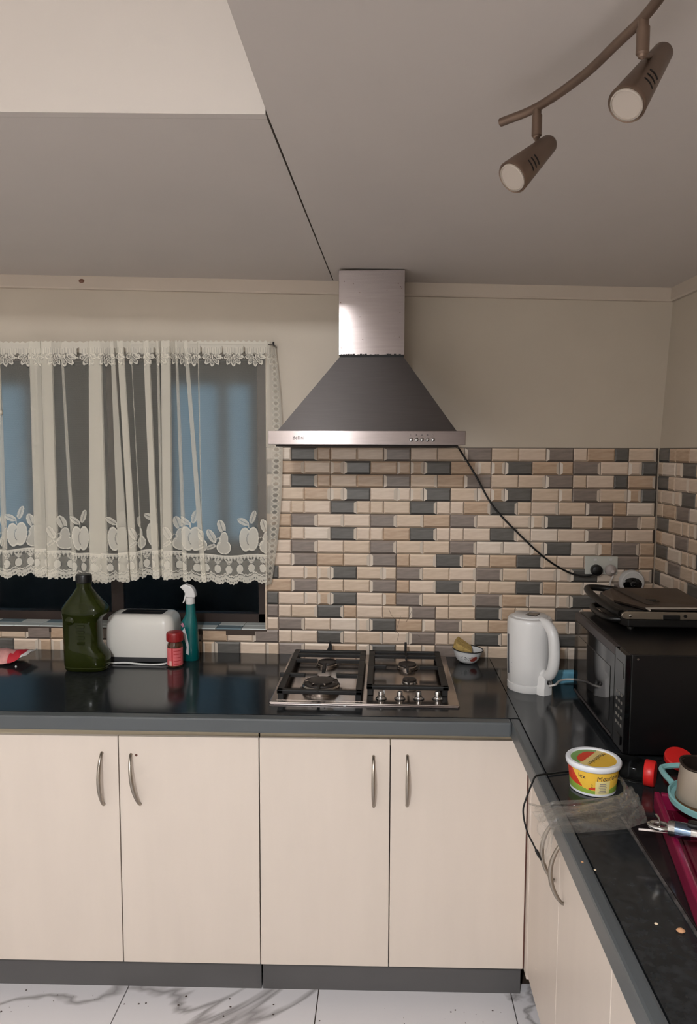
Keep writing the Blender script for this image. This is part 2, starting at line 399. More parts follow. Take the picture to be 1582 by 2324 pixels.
# outside the window: dark garden wall and eave, posts added to block the dusk sky
def outside():
    md = mat('dark outdoor render', (26, 30, 32), .9)
    tag(MB().box(-6, 2.2, 3.0, 3.2, -.5, .95, md).build('garden_wall'), 'dark garden wall outside behind the kitchen window', 'wall')
    tag(MB().box(-6, 2.2, .2, 2.2, 2.12, 2.3, md).build('eave'), 'dark roof eave outside above the kitchen window', 'eave')
    sp = [(-2.50, .26), (-2.19, .80), (-1.04, .06), (-.80, .6)]
    m2 = mat('dark post', (30, 34, 38), .9)
    for i, (x, wd) in enumerate(sp):
        tag(MB().box(x, x + wd, 2.6, 2.7, -.5, 3.4, m2).build('sky_block_post'), ['added dark post blocking sky behind the left curtain folds', 'broad dark outdoor post seen through the middle of the curtain', 'narrow added post outside splitting the blue sky glow in the curtain', 'added dark post blocking sky right of the blue glow in the curtain'][i], 'post', 'added posts outside the window')
    tag(MB().box(-5, 2.2, .2, 3.0, -.6, -.5, md).build('yard'), 'dark yard ground outside the window', 'ground')
outside()

# ------------------------------------------------------------------ ceiling lamp that lights the room (behind the viewer)
def room_lamp():
    t = thing('ceiling_lamp', (-.24, -3.43, 2.88), 'round glowing drum lamp hanging from the raised ceiling behind the viewer', 'lamp')
    def glow(nm, k):
        m = bpy.data.materials.new(nm); m.use_nodes = True; nt = m.node_tree; nt.nodes.clear()
        em = nt.nodes.new('ShaderNodeEmission'); out = nt.nodes.new('ShaderNodeOutputMaterial')
        em.inputs['Color'].default_value = (*LAMP_COLOR, 1); em.inputs['Strength'].default_value = LAMP_STRENGTH * k
        nt.links.new(em.outputs[0], out.inputs[0]); return m
    mb_, ms_ = glow('lamp glow', 1.0), glow('lamp side glow', .58)
    c = (-.24, -3.43, 2.88)
    MB().lathe([(.0, -.345), (.075, -.345), (.085, -.335)], mb_, 32, c=c, cap0=False, cap1=False).build('diffuser', t)
    MB().lathe([(.085, -.335), (.085, -.285)], ms_, 32, c=c, cap0=False, cap1=False).lathe([(.085, -.285), (.075, -.272), (0, -.268)], M_white, 32, c=c, cap0=False, cap1=False).build('lamp_shade', t)
    MB().tube([(-.24, -3.43, 2.615), (-.24, -3.43, 2.88)], .006, M_white, 8).build('cord', t)
room_lamp()

# ------------------------------------------------------------------ worktops and cabinets
def worktops():
    t = thing('worktop', (-.4, -.3, .845), 'glossy black granite worktop along the back wall holding the hob', 'worktop')
    t['group'] = 'granite worktops'
    MB().box(-1.72, .6035, -.628, .002, .856, .9, M_granite).skew(.019, .58, -.3).build('slab', t)     # the front runs a little out of square
    MB().box(-1.72, .577, -.664, -.629, .856, .9, M_edge, .006).skew(.019, .58).build('edge_strip', t)
    t = thing('worktop', (.9, -1.2, .845), 'dusty black granite worktop running along the right wall under the microwave', 'worktop'); t['group'] = 'granite worktops'
    MB().prism([(.606, -2.35), (1.348, -2.35), (1.2045, .002), (.606, .002)], .856, .9, M_granite).build('slab', t)
    MB().box(.5775, .6045, -2.35, -.63, .85, .9, M_edge, .006).build('edge_strip', t)
    # drainboard
    t = thing('drainboard', (.93, -1.7, .9), 'low black sink drainboard with a dusty edge under the magenta rack', 'drainboard')
    mdr = mat('black composite sink', (30, 24, 26), .16, noise=.2, nscale=8)
    MB().box(.722, 1.19, -2.3, -1.2, .9, .9045, mdr, .002).build('board', t)
    mdu = mat('dust line', (92, 87, 84), .8, rgb2=(34, 32, 32), nscale=70)
    MB().box(.7165, .7215, -2.3, -1.2, .9003, .9033, mdu).build('dusty_edge', t)
    MB().tube([(.79, -2.2, .9045), (.79, -1.36, .9045), (.82, -1.33, .9045), (1.1, -1.33, .9045)], .0016, mat('groove line', (60, 48, 50), .3), 6).build('groove', t)
worktops()

def bow_handle(par, p0, p1, out, r=.0055, skew=0.0):
    P0, P1, O = Vector(p0), Vector(p1), Vector(out)
    pts = []; rs = []
    for i in range(15):
        k = i / 14; pts.append(P0.lerp(P1, k) + O * (.004 + .030 * math.sin(math.pi * k) ** .75)); rs.append(r * (.75 + .35 * math.sin(math.pi * k)))
    b = MB(); b.tube([P0] + pts + [P1], [r * .9] + rs + [r * .9], M_satin, 10); b.skew(skew, .2)
    return b.build('handle', par)
def cabinets():
    grp = 'cream base cabinets'; K_ = .030      # the run stands a little out of square with the wall
    specs = [(-1.70, -.166, [(-1.698, -1.362, None, None), (-1.359, -1.021, None, None), (-1.018, -.5915, (-.640, .772), (-.638, .612)), (-.5885, -.1665, (-.552, .768), (-.527, .614))], 'cream base cabinet below the toaster and the green bottle', .0),
             (-.164, .64, [(-.1635, .2265, (.178, .771), (.179, .618)), (.2295, .6365, (.279, .774), (.279, .621))], 'cream two-door base cabinet below the gas hob', .0)]
    for i, (x0, x1, doors, lab, _) in enumerate(specs):
        t = thing('base_cabinet', ((x0 + x1) / 2, -.3, 0), lab, 'cabinet', grp)
        b = MB(); b.box(x0, x1 - .003, -.600, -.02, .1, .854, M_carcin); b.skew(K_, .2).build('body', t)
        b = MB(); b.box(x0, x1 - .003, -.588, -.573, .0, .0985, M_plinth); b.skew(K_, .2).build('plinth', t)
        b = MB(); b.box(x0, x1 - .003, -.6065, -.601, .80, .8545, mat('cabinet rail cream', (196, 184, 160), .5)); b.skew(K_, .2).build('top_rail', t)
        for (a, c, h0, h1) in doors:
            q = MB(); q.box(a, c, -.622, -.6068, .106, .824, M_door, .0015); d = q.skew(K_, .2).build('door', t)
            if h0 is None: continue
            bow_handle(d, (h0[0], -.622, h0[1]), (h1[0], -.622, h1[1]), (0, -1, 0), skew=K_)
            if i == 0 and h0[0] > -.6:
                k = MB(); k.lathe([(.004, 0), (.003, .0012), (0, .0013)], M_carc, 10, M=Lk((-.536, -.6221, .766), (-.536, -1, .766))); k.skew(K_, .2).build('old_screw_hole', d)
            if i == 1 and a > 0:
                k = MB(); k.box(c + .0005, c + .0035, -.620, -.604, .108, .82, M_carc); k.skew(K_, .2).build('board_edge', t)
    t = thing('base_cabinet', (.95, -1.4, 0), 'cream base cabinet of the right run with two bowed handles, under the plastic bag', 'cabinet', grp)
    MB().box(.662, 1.19, -2.3, -.64, .1, .854, M_carcin).build('body', t)
    MB().box(.70, .715, -2.3, -.61, 0, .1, M_plinth).build('plinth', t)
    MB().box(.641, .662, -.643, -.585, .1, .849, M_door, .001).build('filler_strip', t)
    q = MB(); q.box(.643, .661, -.99, -.645, .118, .846, M_door, .0015); d = q.build('door', t); bow_handle(d, (.643, -.945, .755), (.643, -.945, .60), (-1, 0, 0))
    q = MB(); q.box(.643, .661, -1.40, -.993, .118, .846, M_door, .0015); d = q.build('door', t); bow_handle(d, (.643, -1.04, .755), (.643, -1.04, .60), (-1, 0, 0))
    q = MB(); q.box(.643, .661, -2.0, -1.403, .118, .838, M_door, .0015); d = q.build('door', t)
cabinets()

# ------------------------------------------------------------------ range hood
def hood():
    t = thing('range_hood', (.15, 0, 1.70), 'steel pyramid range hood with a chimney above the gas hob', 'range hood')
    x0, x1, yf = -.154, .449, -.5
    b = MB(); b.box(x0, x1, yf, -.002, 1.700, 1.742, M_steel, .0015); lip = b.build('lip', t)
    b = MB(); b.box(x0 + .02, x1 - .02, yf + .03, -.03, 1.694, 1.6995, mat('hood filter', (42, 38, 36), .5, .6)); b.build('filter', t)
    # sloping hood body
    a = [(-.128, -.478), (.424, -.478), (.424, -.004), (-.128, -.004)]; c = [(.046, -.207), (.266, -.207), (.266, -.004), (.046, -.004)]
    vs = [(x, y, 1.742) for x, y in a] + [(x, y, 2.0) for x, y in c]
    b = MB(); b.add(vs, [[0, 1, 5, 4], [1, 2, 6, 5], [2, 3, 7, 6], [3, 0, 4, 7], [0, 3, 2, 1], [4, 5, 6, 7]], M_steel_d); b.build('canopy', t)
    b = MB(); b.box(.044, .268, -.209, -.004, 2.008, CE(.15) - .006, M_steel, .001); ch = b.build('chimney', t)
    b = MB(); b.box(.047, .265, -.2065, -.005, 1.9995, 2.0085, M_dark); b.build('joint_gap', t)
    rg = random.Random(5); b = MB()
    for i in range(26):
        x = .05 + .0083 * i; h = rg.uniform(.001, .005); b.box(x, x + .0075, -.2098, -.2088, 2.006, 2.007 + h, M_dark)
    b.build('torn_tape', t)
    b = MB()
    for i in range(16):
        b.lathe([(rg.uniform(.0008, .002), 0), (0, .0005)], M_carc, 7, M=Lk((rg.uniform(.05, .26), -.2091, rg.uniform(2.02, 2.26)), (0, -9, 2.1)))
    o = b.build('rust_specks', ch); o['kind'] = 'stuff'
    ink = mat('grey print', (96, 84, 84), .5)
    MX = Matrix.Translation((-.06, -.5006, 1.7165)) @ Matrix.Rotation(math.pi / 2, 4, 'X')
    text('Bellini', .015, ink, 'logo', lip, MX)
    for i in range(5):
        x = .284 + .0165 * i
        b = MB(); b.lathe([(.0062, 0), (.0062, .003), (.0045, .006), (.002, .0072), (0, .0074)], M_chrome, 20, M=Lk((x, -.5, 1.7155), (x, -1, 1.7155)), cap0=False); b.build('button', lip)
        b = MB(); M = Lk((x, -.5003, 1.7295), (x, -1, 1.7295))
        if i in (1, 2, 3): b.lathe([(.0022 + .0005 * (i == 3), 0), (.002, .0003), (0, .0003)], ink, 8, M=M)
        elif i == 0: b.box(x - .002, x - .001, -.5008, -.5, 1.727, 1.732, ink).box(x + .001, x + .002, -.5008, -.5, 1.727, 1.732, ink)
        else: b.box(x - .0004, x + .0004, -.5008, -.5, 1.727, 1.7325, ink).box(x - .0022, x + .0022, -.5008, -.5, 1.7265, 1.7275, ink)
        b.build('button_symbol', lip)
    # power cord to the socket
    pts = bez([(.45, -.2, 1.697), (.475, -.04, 1.69), (.54, -.012, 1.592), (.607, -.010, 1.478), (.706, -.010, 1.373), (.806, -.011, 1.283), (.888, -.012, 1.234), (.945, -.02, 1.220), (.982, -.028, 1.229)], 8)
    b = MB(); b.tube(pts, .0036, M_black, 8); b.build('power_cord', t)
    b = MB(); b.lathe([(.021, .0), (.021, .018), (.018, .024), (.01, .027), (0, .027)], M_black, 28, M=Lk((.991, -.0085, 1.2425), (.991, -1, 1.2425))); b.tube([(.991, -.026, 1.238), (.982, -.028, 1.229)], .005, M_black, 8)
    b.build('plug', t)
hood()

# ------------------------------------------------------------------ socket, round device
def socket():
    t = thing('power_socket', (1.0105, -.001, 1.26), 'white double power socket on the tiled wall with two plugs in it', 'socket')
    b = MB(); b.box(.951, 1.071, -.0085, -.001, 1.2255, 1.2935, mat('socket white', (200, 200, 192), .35), .003); b.build('plate', t)
    for x in (.987, 1.043):
        b = MB(); b.box(x - .006, x + .006, -.0115, -.0085, 1.277, 1.286, M_white, .001); b.build('switch', t)
    t = thing('wall_device', (1.123, -.001, 1.198), 'round white device with a black oval face on the wall behind the grill', 'device')
    b = MB(); b.lathe([(.046, 0), (.046, .012), (.042, .018), (.037, .019), (.036, .017), (0, .017)], M_white, 40, M=Lk((1.123, -.002, 1.198), (1.123, -1, 1.198))); b.build('body', t)
    b = MB(); b.lathe([(.034, 0), (.034, .004), (.030, .006), (0, .007)], M_blackgloss, 36, M=Lk((1.123, -.018, 1.192), (1.123, -1, 1.192)), sy=.72); b.build('face', t)
    b = MB(); pts = [(1.123 + .008 * math.cos(a), -.0256, 1.194 + .008 * math.sin(a)) for a in np.linspace(.5, 5.6, 18)]; b.tube(pts, .0008, mat('grey symbol', (120, 120, 120), .5), 5)
    b.tube([(1.127, -.0256, 1.194), (1.120, -.0256, 1.194)], .0008, mat('grey symbol', (120, 120, 120), .5), 5); b.build('symbol', t)
socket()

# ------------------------------------------------------------------ curtain
def curtain():
    t = thing('lace_curtain', (-.7, -.06, 2.06), 'cream lace cafe curtain with apple motifs hanging over the window', 'curtain')
    px = lambda p: -1.228 + p * .001649
    K = []                                    # control points (x_top, x_mid, x_bottom, y)
    def c(pt, pb_, y, pm=None): K.append((px(pt), px(pm if pm is not None else (pt + pb_) / 2), px(pb_), y))
    c(-420, -420, 0)
    DENSE = []
    def fold(tl, tr, bl, br, n=1, d=.009):
        k0 = len(K)
        c(tl, bl, 0)
        for i in range(n):
            c(tr, br, -d * (2 * i + .6)); c(tl + .5 * i, bl + .5 * i, -d * (2 * i + 1.4))
        c(tr, br, -d * (2 * n)); DENSE.append((k0, len(K) - 1, .45 if n == 2 else .36))
    fold(-350, -325, -352, -322, 2, .006); fold(-262, -250, -258, -246); fold(-190, -165, -195, -168, 2, .006); fold(-100, -88, -94, -82)
    fold(-6, 3, -8, 2)
    fold(70, 98, 66, 98, 1); fold(99, 124, 100, 124, 2, .006)
    fold(143, 147, 157, 166); fold(208, 236, 196, 240, 2, .006); fold(256, 264, 262, 290, 1)
    fold(271, 286, 291, 309, 2, .005); fold(302, 303, 318, 321); fold(330, 344, 342, 359, 2, .005); fold(360, 366, 363, 369); fold(371, 392, 368, 389, 2, .006); fold(402, 407, 412, 422)
    fold(421, 430, 454, 467, 1); fold(452, 455, 455, 458, 1, .003)
    c(540, 540, -.006); c(606, 603, .004); c(612, 598, .010, 606); c(621, 609, .045, 637)
    K = np.array(K); XT, XM, XB, YY = K.T
    ds = np.sqrt((.5 * (np.abs(np.diff(XT)) + np.abs(np.diff(XB)))) ** 2 + np.diff(YY) ** 2); s = np.concatenate([[0], np.cumsum(ds)])
    ztop, zbot = 2.078, 1.186
    n = int(s[-1] / .0022); nz = 400
    sv = np.linspace(0, s[-1], n); tv = np.linspace(0, 1, nz)
    xt, xm, xb, y0 = [np.interp(sv, s, a) for a in (XT, XM, XB, YY)]
    T = tv[None, :]
    X = xt[:, None] * (1 - T) * (1 - 2 * T) + xm[:, None] * 4 * T * (1 - T) + xb[:, None] * T * (2 * T - 1)
    Y = -.062 + y0[:, None] * (.75 + .25 * T) + .004 * np.sin(sv[:, None] * 46) * np.sin(T * 2.2 + .4) * (T > .05)
    sag = .004 * np.sin(sv * 31) + .010 * np.sin(sv * 5 + 1)
    Z = ztop + (zbot - ztop) * T + sag[:, None] * T
    Z = np.where(T < .06, Z + .003 * np.sin(sv[:, None] * 320), Z)
    D = np.full((n, nz), .19)                 # thread density
    SS = np.repeat(sv[:, None], nz, 1); ZZ = np.repeat((ztop + (zbot - ztop) * tv)[None, :], n, 0)
    D += .03 * np.sin(ZZ * 2 * math.pi / .0066)
    for a_, b_, dn in DENSE: D[(SS > s[a_]) & (SS < s[b_])] = dn
    def ell(s0, z0, a, b, rot):
        co, si = math.cos(rot), math.sin(rot); dx, dz = SS - s0, ZZ - z0
        return np.sqrt(((dx * co + dz * si) / a) ** 2 + ((-dx * si + dz * co) / b) ** 2)
    def put(dist, val=.86, rim=.12, edge=.10):
        lo = (dist < 1 + rim) & (dist >= 1); D[lo] = np.minimum(D[lo], edge)
        ins = dist < 1; D[ins] = val; ve = (dist < 1) & (dist > .86); D[ve] = .97
    def leaf(s0, z0, L, W, rot, vein=True):
        d = ell(s0, z0, L, W * 1.0, rot); put(d, .72)
        if vein:
            co, si = math.cos(rot), math.sin(rot); dx, dz = SS - s0, ZZ - z0; v = np.abs(-dx * si + dz * co) < .0011
            D[v & (d < .9)] = .2
    def apple(s0, z0, k=1.0):
        leaf(s0 - .021 * k, z0 + .066 * k, .024 * k, .011 * k, 2.6); leaf(s0 + .015 * k, z0 + .082 * k, .025 * k, .010 * k, 1.25)
        D[(np.abs(SS - s0 + (ZZ - z0) * .02) < .0016) & (ZZ > z0 + .03 * k) & (ZZ < z0 + .062 * k)] = .95
        d = np.minimum(ell(s0 - .0135 * k, z0, .0225 * k, .045 * k, .06), ell(s0 + .0135 * k, z0, .0225 * k, .045 * k, -.06)); put(d, .8)
        e = np.abs(ell(s0 + .002, z0, .010 * k, .022 * k, 0) - 1) < .1; D[e & (SS < s0)] = .3
    def pear(s0, z0):
        leaf(s0 - .034, z0 + .024, .027, .014, 2.1); leaf(s0 + .004, z0 + .062, .026, .015, 1.9); leaf(s0 - .036, z0 - .016, .019, .008, .5)
        d = np.minimum(ell(s0 + .012, z0 - .014, .028, .026, 0), ell(s0 + .012, z0 + .014, .016, .030, -.15)); put(d, .66)
        D[(np.abs(ell(s0 - .012, z0 + .004, .018, .010, 1) - 1) < .08)] = .95
    inv = lambda p: float(np.interp(px(p), XB[order], s[order]))
    order = np.array([i for i in range(len(XB)) if i == 0 or XB[i] >= XB[:i].max()])
    for p in (-215, -60, -8, 55, 133, 226, 318, 400, 478, 513, 595): pear(inv(p), 1.345)
    for p in (-300, -130, 28, 178, 262, 352, 437, 563): apple(inv(p), 1.357)
    # lower band
    zb = 1.296
    D[(ZZ < zb + .006) & (ZZ > zb)] = .95; D[(ZZ < zb - .004) & (ZZ > zb - .006)] = .85
    tri = np.abs(((SS / .0125) % 1) - .5) * 2; D[(ZZ < zb) & (ZZ > zb - .016) & (((zb - ZZ) / .016) < tri)] = .85
    lower = (ZZ < zb - .018) & (ZZ > 1.226); D[lower] = np.maximum(D[lower], .30)
    for k in range(int(s[-1] / .043) + 1):
        s0 = .02 + .043 * k; d = ell(s0, 1.249, .0125, .0155, 0); put(d, .85)
        for r in (1.0, 1.57, 2.1): leaf(s0 + .013 * math.cos(r), 1.270 + .008 * math.sin(r), .010, .0035, r, False)
    # scalloped hem with eyelets
    big = .012 * np.abs(np.sin(SS * math.pi / .055)); sm_ = .004 * np.abs(np.sin(SS * math.pi / .0135)); edge = zbot + .016 - big * 1.0 + .004 - sm_
    up = edge + .026
    band = (ZZ < up) & (ZZ >= edge); D[band] = .82
    D[(ZZ > up) & (ZZ < up + .003)] = .15; D[(ZZ > up + .003) & (ZZ < up + .008)] = .92
    ph = (SS / .009) % 1 - .5; hole = ((ph * .009) ** 2 + (ZZ - (edge + .011)) ** 2) < .0021 ** 2; D[hole] = .0
    D[ZZ < edge] = -1
    # heading: casing, slits and petal loops
    D[(ZZ > 2.055)] = .78; hd = (ZZ <= 2.055) & (ZZ > 2.035); D[hd] = .62 + .28 * (np.sin(SS[hd] * 2 * math.pi / .008) > .2)
    for k in range(int(s[-1] / .078) + 1):
        s0 = .03 + .078 * k
        for j, r in enumerate((-2.75, -2.15, -1.57, -.99, -.39)):
            L_ = .021 if j in (1, 2, 3) else .015
            d = ell(s0 + .023 * math.cos(r), 2.034 + .025 * math.sin(r), L_, .0092, r); ring = (d < 1) & (d > .66); out = (d >= 1) & (d < 1.2); D[out & (ZZ < 2.03)] = .08; D[(d <= .66) & (d > .5)] = .12; D[d <= .5] = .62; D[ring] = .97
        gq = (np.abs(SS - s0 - .039) < .0028) & (ZZ > 2.032) & (ZZ < 2.056); D[gq & (np.sin(s0 * 900) > -.2)] = .0
        arc = np.abs(ell(s0 + .039, 2.036, .019, .016, 0) - 1) < .15; D[arc & (ZZ < 2.036)] = .95
    fl = SS > s[-3]; D[fl] = np.maximum(D[fl], .50)
    # scalloped side borders
    def border(s0, wd, sign):
        u = (SS - s0) * sign; b_ = (u > 0) & (u < wd) & (ZZ < 2.03); D[b_] = np.maximum(D[b_], .62)
        cz = (ZZ / .021) % 1 - .5; rr = np.sqrt((u - wd * .55) ** 2 + (cz * .021) ** 2); D[b_ & (np.abs(rr - .0085) < .0018)] = .97; D[b_ & (rr < .0066)] = .3
    border(s[-1], .030, -1)
    iA = int(np.argmin(np.abs(XT - px(70)))); border(s[iA] + .0, .03, 1)
    keep = D >= 0
    idx = np.arange(n * nz).reshape(n, nz)
    q = np.stack([idx[:-1, :-1], idx[1:, :-1], idx[1:, 1:], idx[:-1, 1:]], -1).reshape(-1, 4)
    kf = (keep[:-1, :-1] & keep[1:, :-1] & keep[1:, 1:] & keep[:-1, 1:]).reshape(-1); q = q[kf]
    co = np.stack([X, Y, Z], -1).reshape(-1, 3)
    used = np.unique(q); remap = np.full(n * nz, -1); remap[used] = np.arange(len(used)); q = remap[q]; co = co[used]; dv = np.clip(D, 0, 1).reshape(-1)[used]
    me = bpy.data.meshes.new('lace'); me.vertices.add(len(co)); me.vertices.foreach_set('co', (co - np.array([-.7, -.06, 2.06])).ravel())
    me.loops.add(q.size); me.loops.foreach_set('vertex_index', q.ravel().astype(np.int32))
    me.polygons.add(len(q)); me.polygons.foreach_set('loop_start', np.arange(0, q.size, 4, dtype=np.int32)); me.polygons.foreach_set('loop_total', np.full(len(q), 4, np.int32))
    me.polygons.foreach_set('use_smooth', np.ones(len(q), bool)); me.update(calc_edges=True)
    at = me.attributes.new('thread', 'FLOAT', 'POINT'); at.data.foreach_set('value', dv.astype(np.float32))
    m = bpy.data.materials.new('cream lace'); m.use_nodes = True; nt = m.node_tree; nt.nodes.clear()
    o_ = nt.nodes.new('ShaderNodeOutputMaterial'); mx = nt.nodes.new('ShaderNodeMixShader'); tr = nt.nodes.new('ShaderNodeBsdfTransparent')
    df = nt.nodes.new('ShaderNodeBsdfDiffuse'); tl = nt.nodes.new('ShaderNodeBsdfTranslucent'); m2 = nt.nodes.new('ShaderNodeMixShader'); a = nt.nodes.new('ShaderNodeAttribute'); a.attribute_name = 'thread'
    for k in (df, tl): k.inputs['Color'].default_value = (*lin((238, 232, 218)), 1)
    m2.inputs[0].default_value = .2; nt.links.new(df.outputs[0], m2.inputs[1]); nt.links.new(tl.outputs[0], m2.inputs[2])
    nt.links.new(a.outputs['Fac'], mx.inputs[0]); nt.links.new(tr.outputs[0], mx.inputs[1]); nt.links.new(m2.outputs[0], mx.inputs[2]); nt.links.new(mx.outputs[0], o_.inputs[0])
    me.materials.append(m)
    o = bpy.data.objects.new('lace', me); COL.objects.link(o); o.parent = t
    b = MB(); b.tube([(-1.95, -.055, 2.074), (-.205, -.055, 2.066)], .0025, mat('curtain wire', (92, 84, 76), .5), 8); b.build('wire', t)
    b = MB(); b.tube([(-.206, .004, 2.066), (-.206, -.055, 2.066), (-.204, -.058, 2.076)], .0035, M_black, 8); b.build('hook', t)
    b = MB()
    b.tube(bez([(-1.222, -.08, 2.07), (-1.220, -.083, 1.95), (-1.222, -.083, 1.825)], 6), .003, mat('cream cord', (214, 206, 190), .8), 6); b.lathe([(0, -.012), (.008, -.006), (.008, .006), (0, .012)], mat('cream cord', (214, 206, 190), .8), 10, c=(-1.222, -.083, 1.82)); b.build('knotted_cord', t)
curtain()

# ------------------------------------------------------------------ gas hob
def hob():
    t = thing('gas_hob', (.146, -.285, .9), 'stainless steel gas hob with black grates and four knobs set in the worktop', 'hob')
    b = MB(); b.box(-.147, .439, -.552, -.012, .9, .907, M_hobsteel, .0025); b.box(-.143, .435, -.559, -.550, .9, .905, M_steel, .002); pl = b.build('plate', t)
    b = MB(); b.box(-.128, .150, -.535, -.055, .9072, .9078, M_hobsteel); b.build('pan', t)
    z = .94
    def grate(x0, x1, y0, y1, extra):
        g = MB(); w_ = .007
        for a, b_, c_, d_ in ((x0, x1, y0, y0 + .017), (x0, x1, y1 - .017, y1), (x0, x0 + .021, y0, y1), (x1 - .021, x1, y0, y1)):
            g.box(a, b_, c_, d_, z - .013, z, M_iron, .003)
        for (a, b_, c_, d_) in extra: g.box(a, b_, c_ - .001, d_ + .001, z - .012, z + .001, M_iron, .002)
        for (x, y) in ((x0 + .012, y0 + .012), (x1 - .012, y0 + .012), (x0 + .012, y1 - .012), (x1 - .012, y1 - .012)):
            g.box(x - .009, x + .009, y - .009, y + .009, .9075, z - .01, M_iron, .002)
        return g
    g = grate(-.126, .140, -.536, -.072, [(-.14, -.055, -.372, -.361), (.05, .14, -.372, -.361), (-.003, .005, -.536, -.478), (-.003, .005, -.25, -.32), (-.126, -.03, -.205, -.195), (.035, .140, -.205, -.195), (-.126, .14, -.135, -.124)])
    g.prism([(-.008, .938), (.012, .938), (.012, .955), (.008, .972), (.003, .972), (-.002, .95)], -.08, -.073, M_iron, M=Matrix(((1, 0, 0, 0), (0, 0, 1, 0), (0, 1, 0, 0), (0, 0, 0, 1)))); g.build('grate', t)
    g = grate(.152, .412, -.478, -.068, [(.152, .215, -.262, -.254), (.33, .412, -.262, -.254), (.283, .290, -.478, -.405), (.283, .291, -.30, -.24), (.152, .412, -.135, -.124), (.283, .290, -.16, -.072)])
    g.box(.2815, .2905, -.081, -.072, z, .974, M_iron, .002); g.build('grate', t)
    def burner(x, y, r, tall, lab):
        q = MB(); q.lathe([(r * 1.12, .9075), (r * 1.12, .9105), (r * .9, .912)], M_hobsteel, 40, c=(x, y, 0)); q.lathe([(r * .96, .910), (r * 1.0, .910 + tall * .75), (r * .93, .910 + tall)], mat('burner ring', (196, 192, 188), .22, 1), 40, c=(x, y, 0))
        q.lathe([(r * .90, .910 + tall), (r * .93, .910 + tall + .003), (r * .90, .910 + tall + .006), (r * .3, .910 + tall + .0075), (0, .910 + tall + .0075)], M_burn, 40, c=(x, y, 0)); return q
    q = burner(.003, -.425, .062, .017, ''); 
    q.lathe([(.040, .9345), (.040, .938), (.030, .9395), (0, .9395)], M_burn, 36, c=(.003, -.425, 0))
    for k in range(8):
        a = k * math.pi / 4 + .3; q.obox(Matrix.Translation((.003 + .048 * math.cos(a), -.425 + .048 * math.sin(a), .936)) @ Matrix.Rotation(a, 4, 'Z'), .012, .004, .006, M_hobsteel)
    q.build('wok_burner', t)
    burner(.003, -.165, .037, .008, '').build('burner', t); burner(.290, -.180, .034, .009, '').build('burner', t); burner(.292, -.362, .025, .011, '').build('burner', t)
    for i in range(4):
        x = .199 + .0587 * i; q = MB()
        q.lathe([(.0165, .907), (.0165, .9095), (.0135, .9115), (.0125, .914), (.009, .9155), (.0085, .929), (.0075, .9305), (0, .9305)], M_chrome, 28, c=(x, -.5035 + .003 * i, 0)); k = q.build('knob', t)
        q = MB(); q.lathe([(.0178, .9073), (.0178, .9085), (0, .9085)], M_black, 28, c=(x, -.5035 + .003 * i, 0)); q.build('knob_gasket', k)
    q = MB(); q.lathe([(.0035, .907), (.003, .921), (.0012, .926), (0, .926)], M_white, 12, c=(.208, -.462, 0)); q.build('ignition_pin', t)
    q = MB(); q.box(.083, .091, -.5598, -.5585, .9005, .903, M_white); q.build('clip', t)
hob()

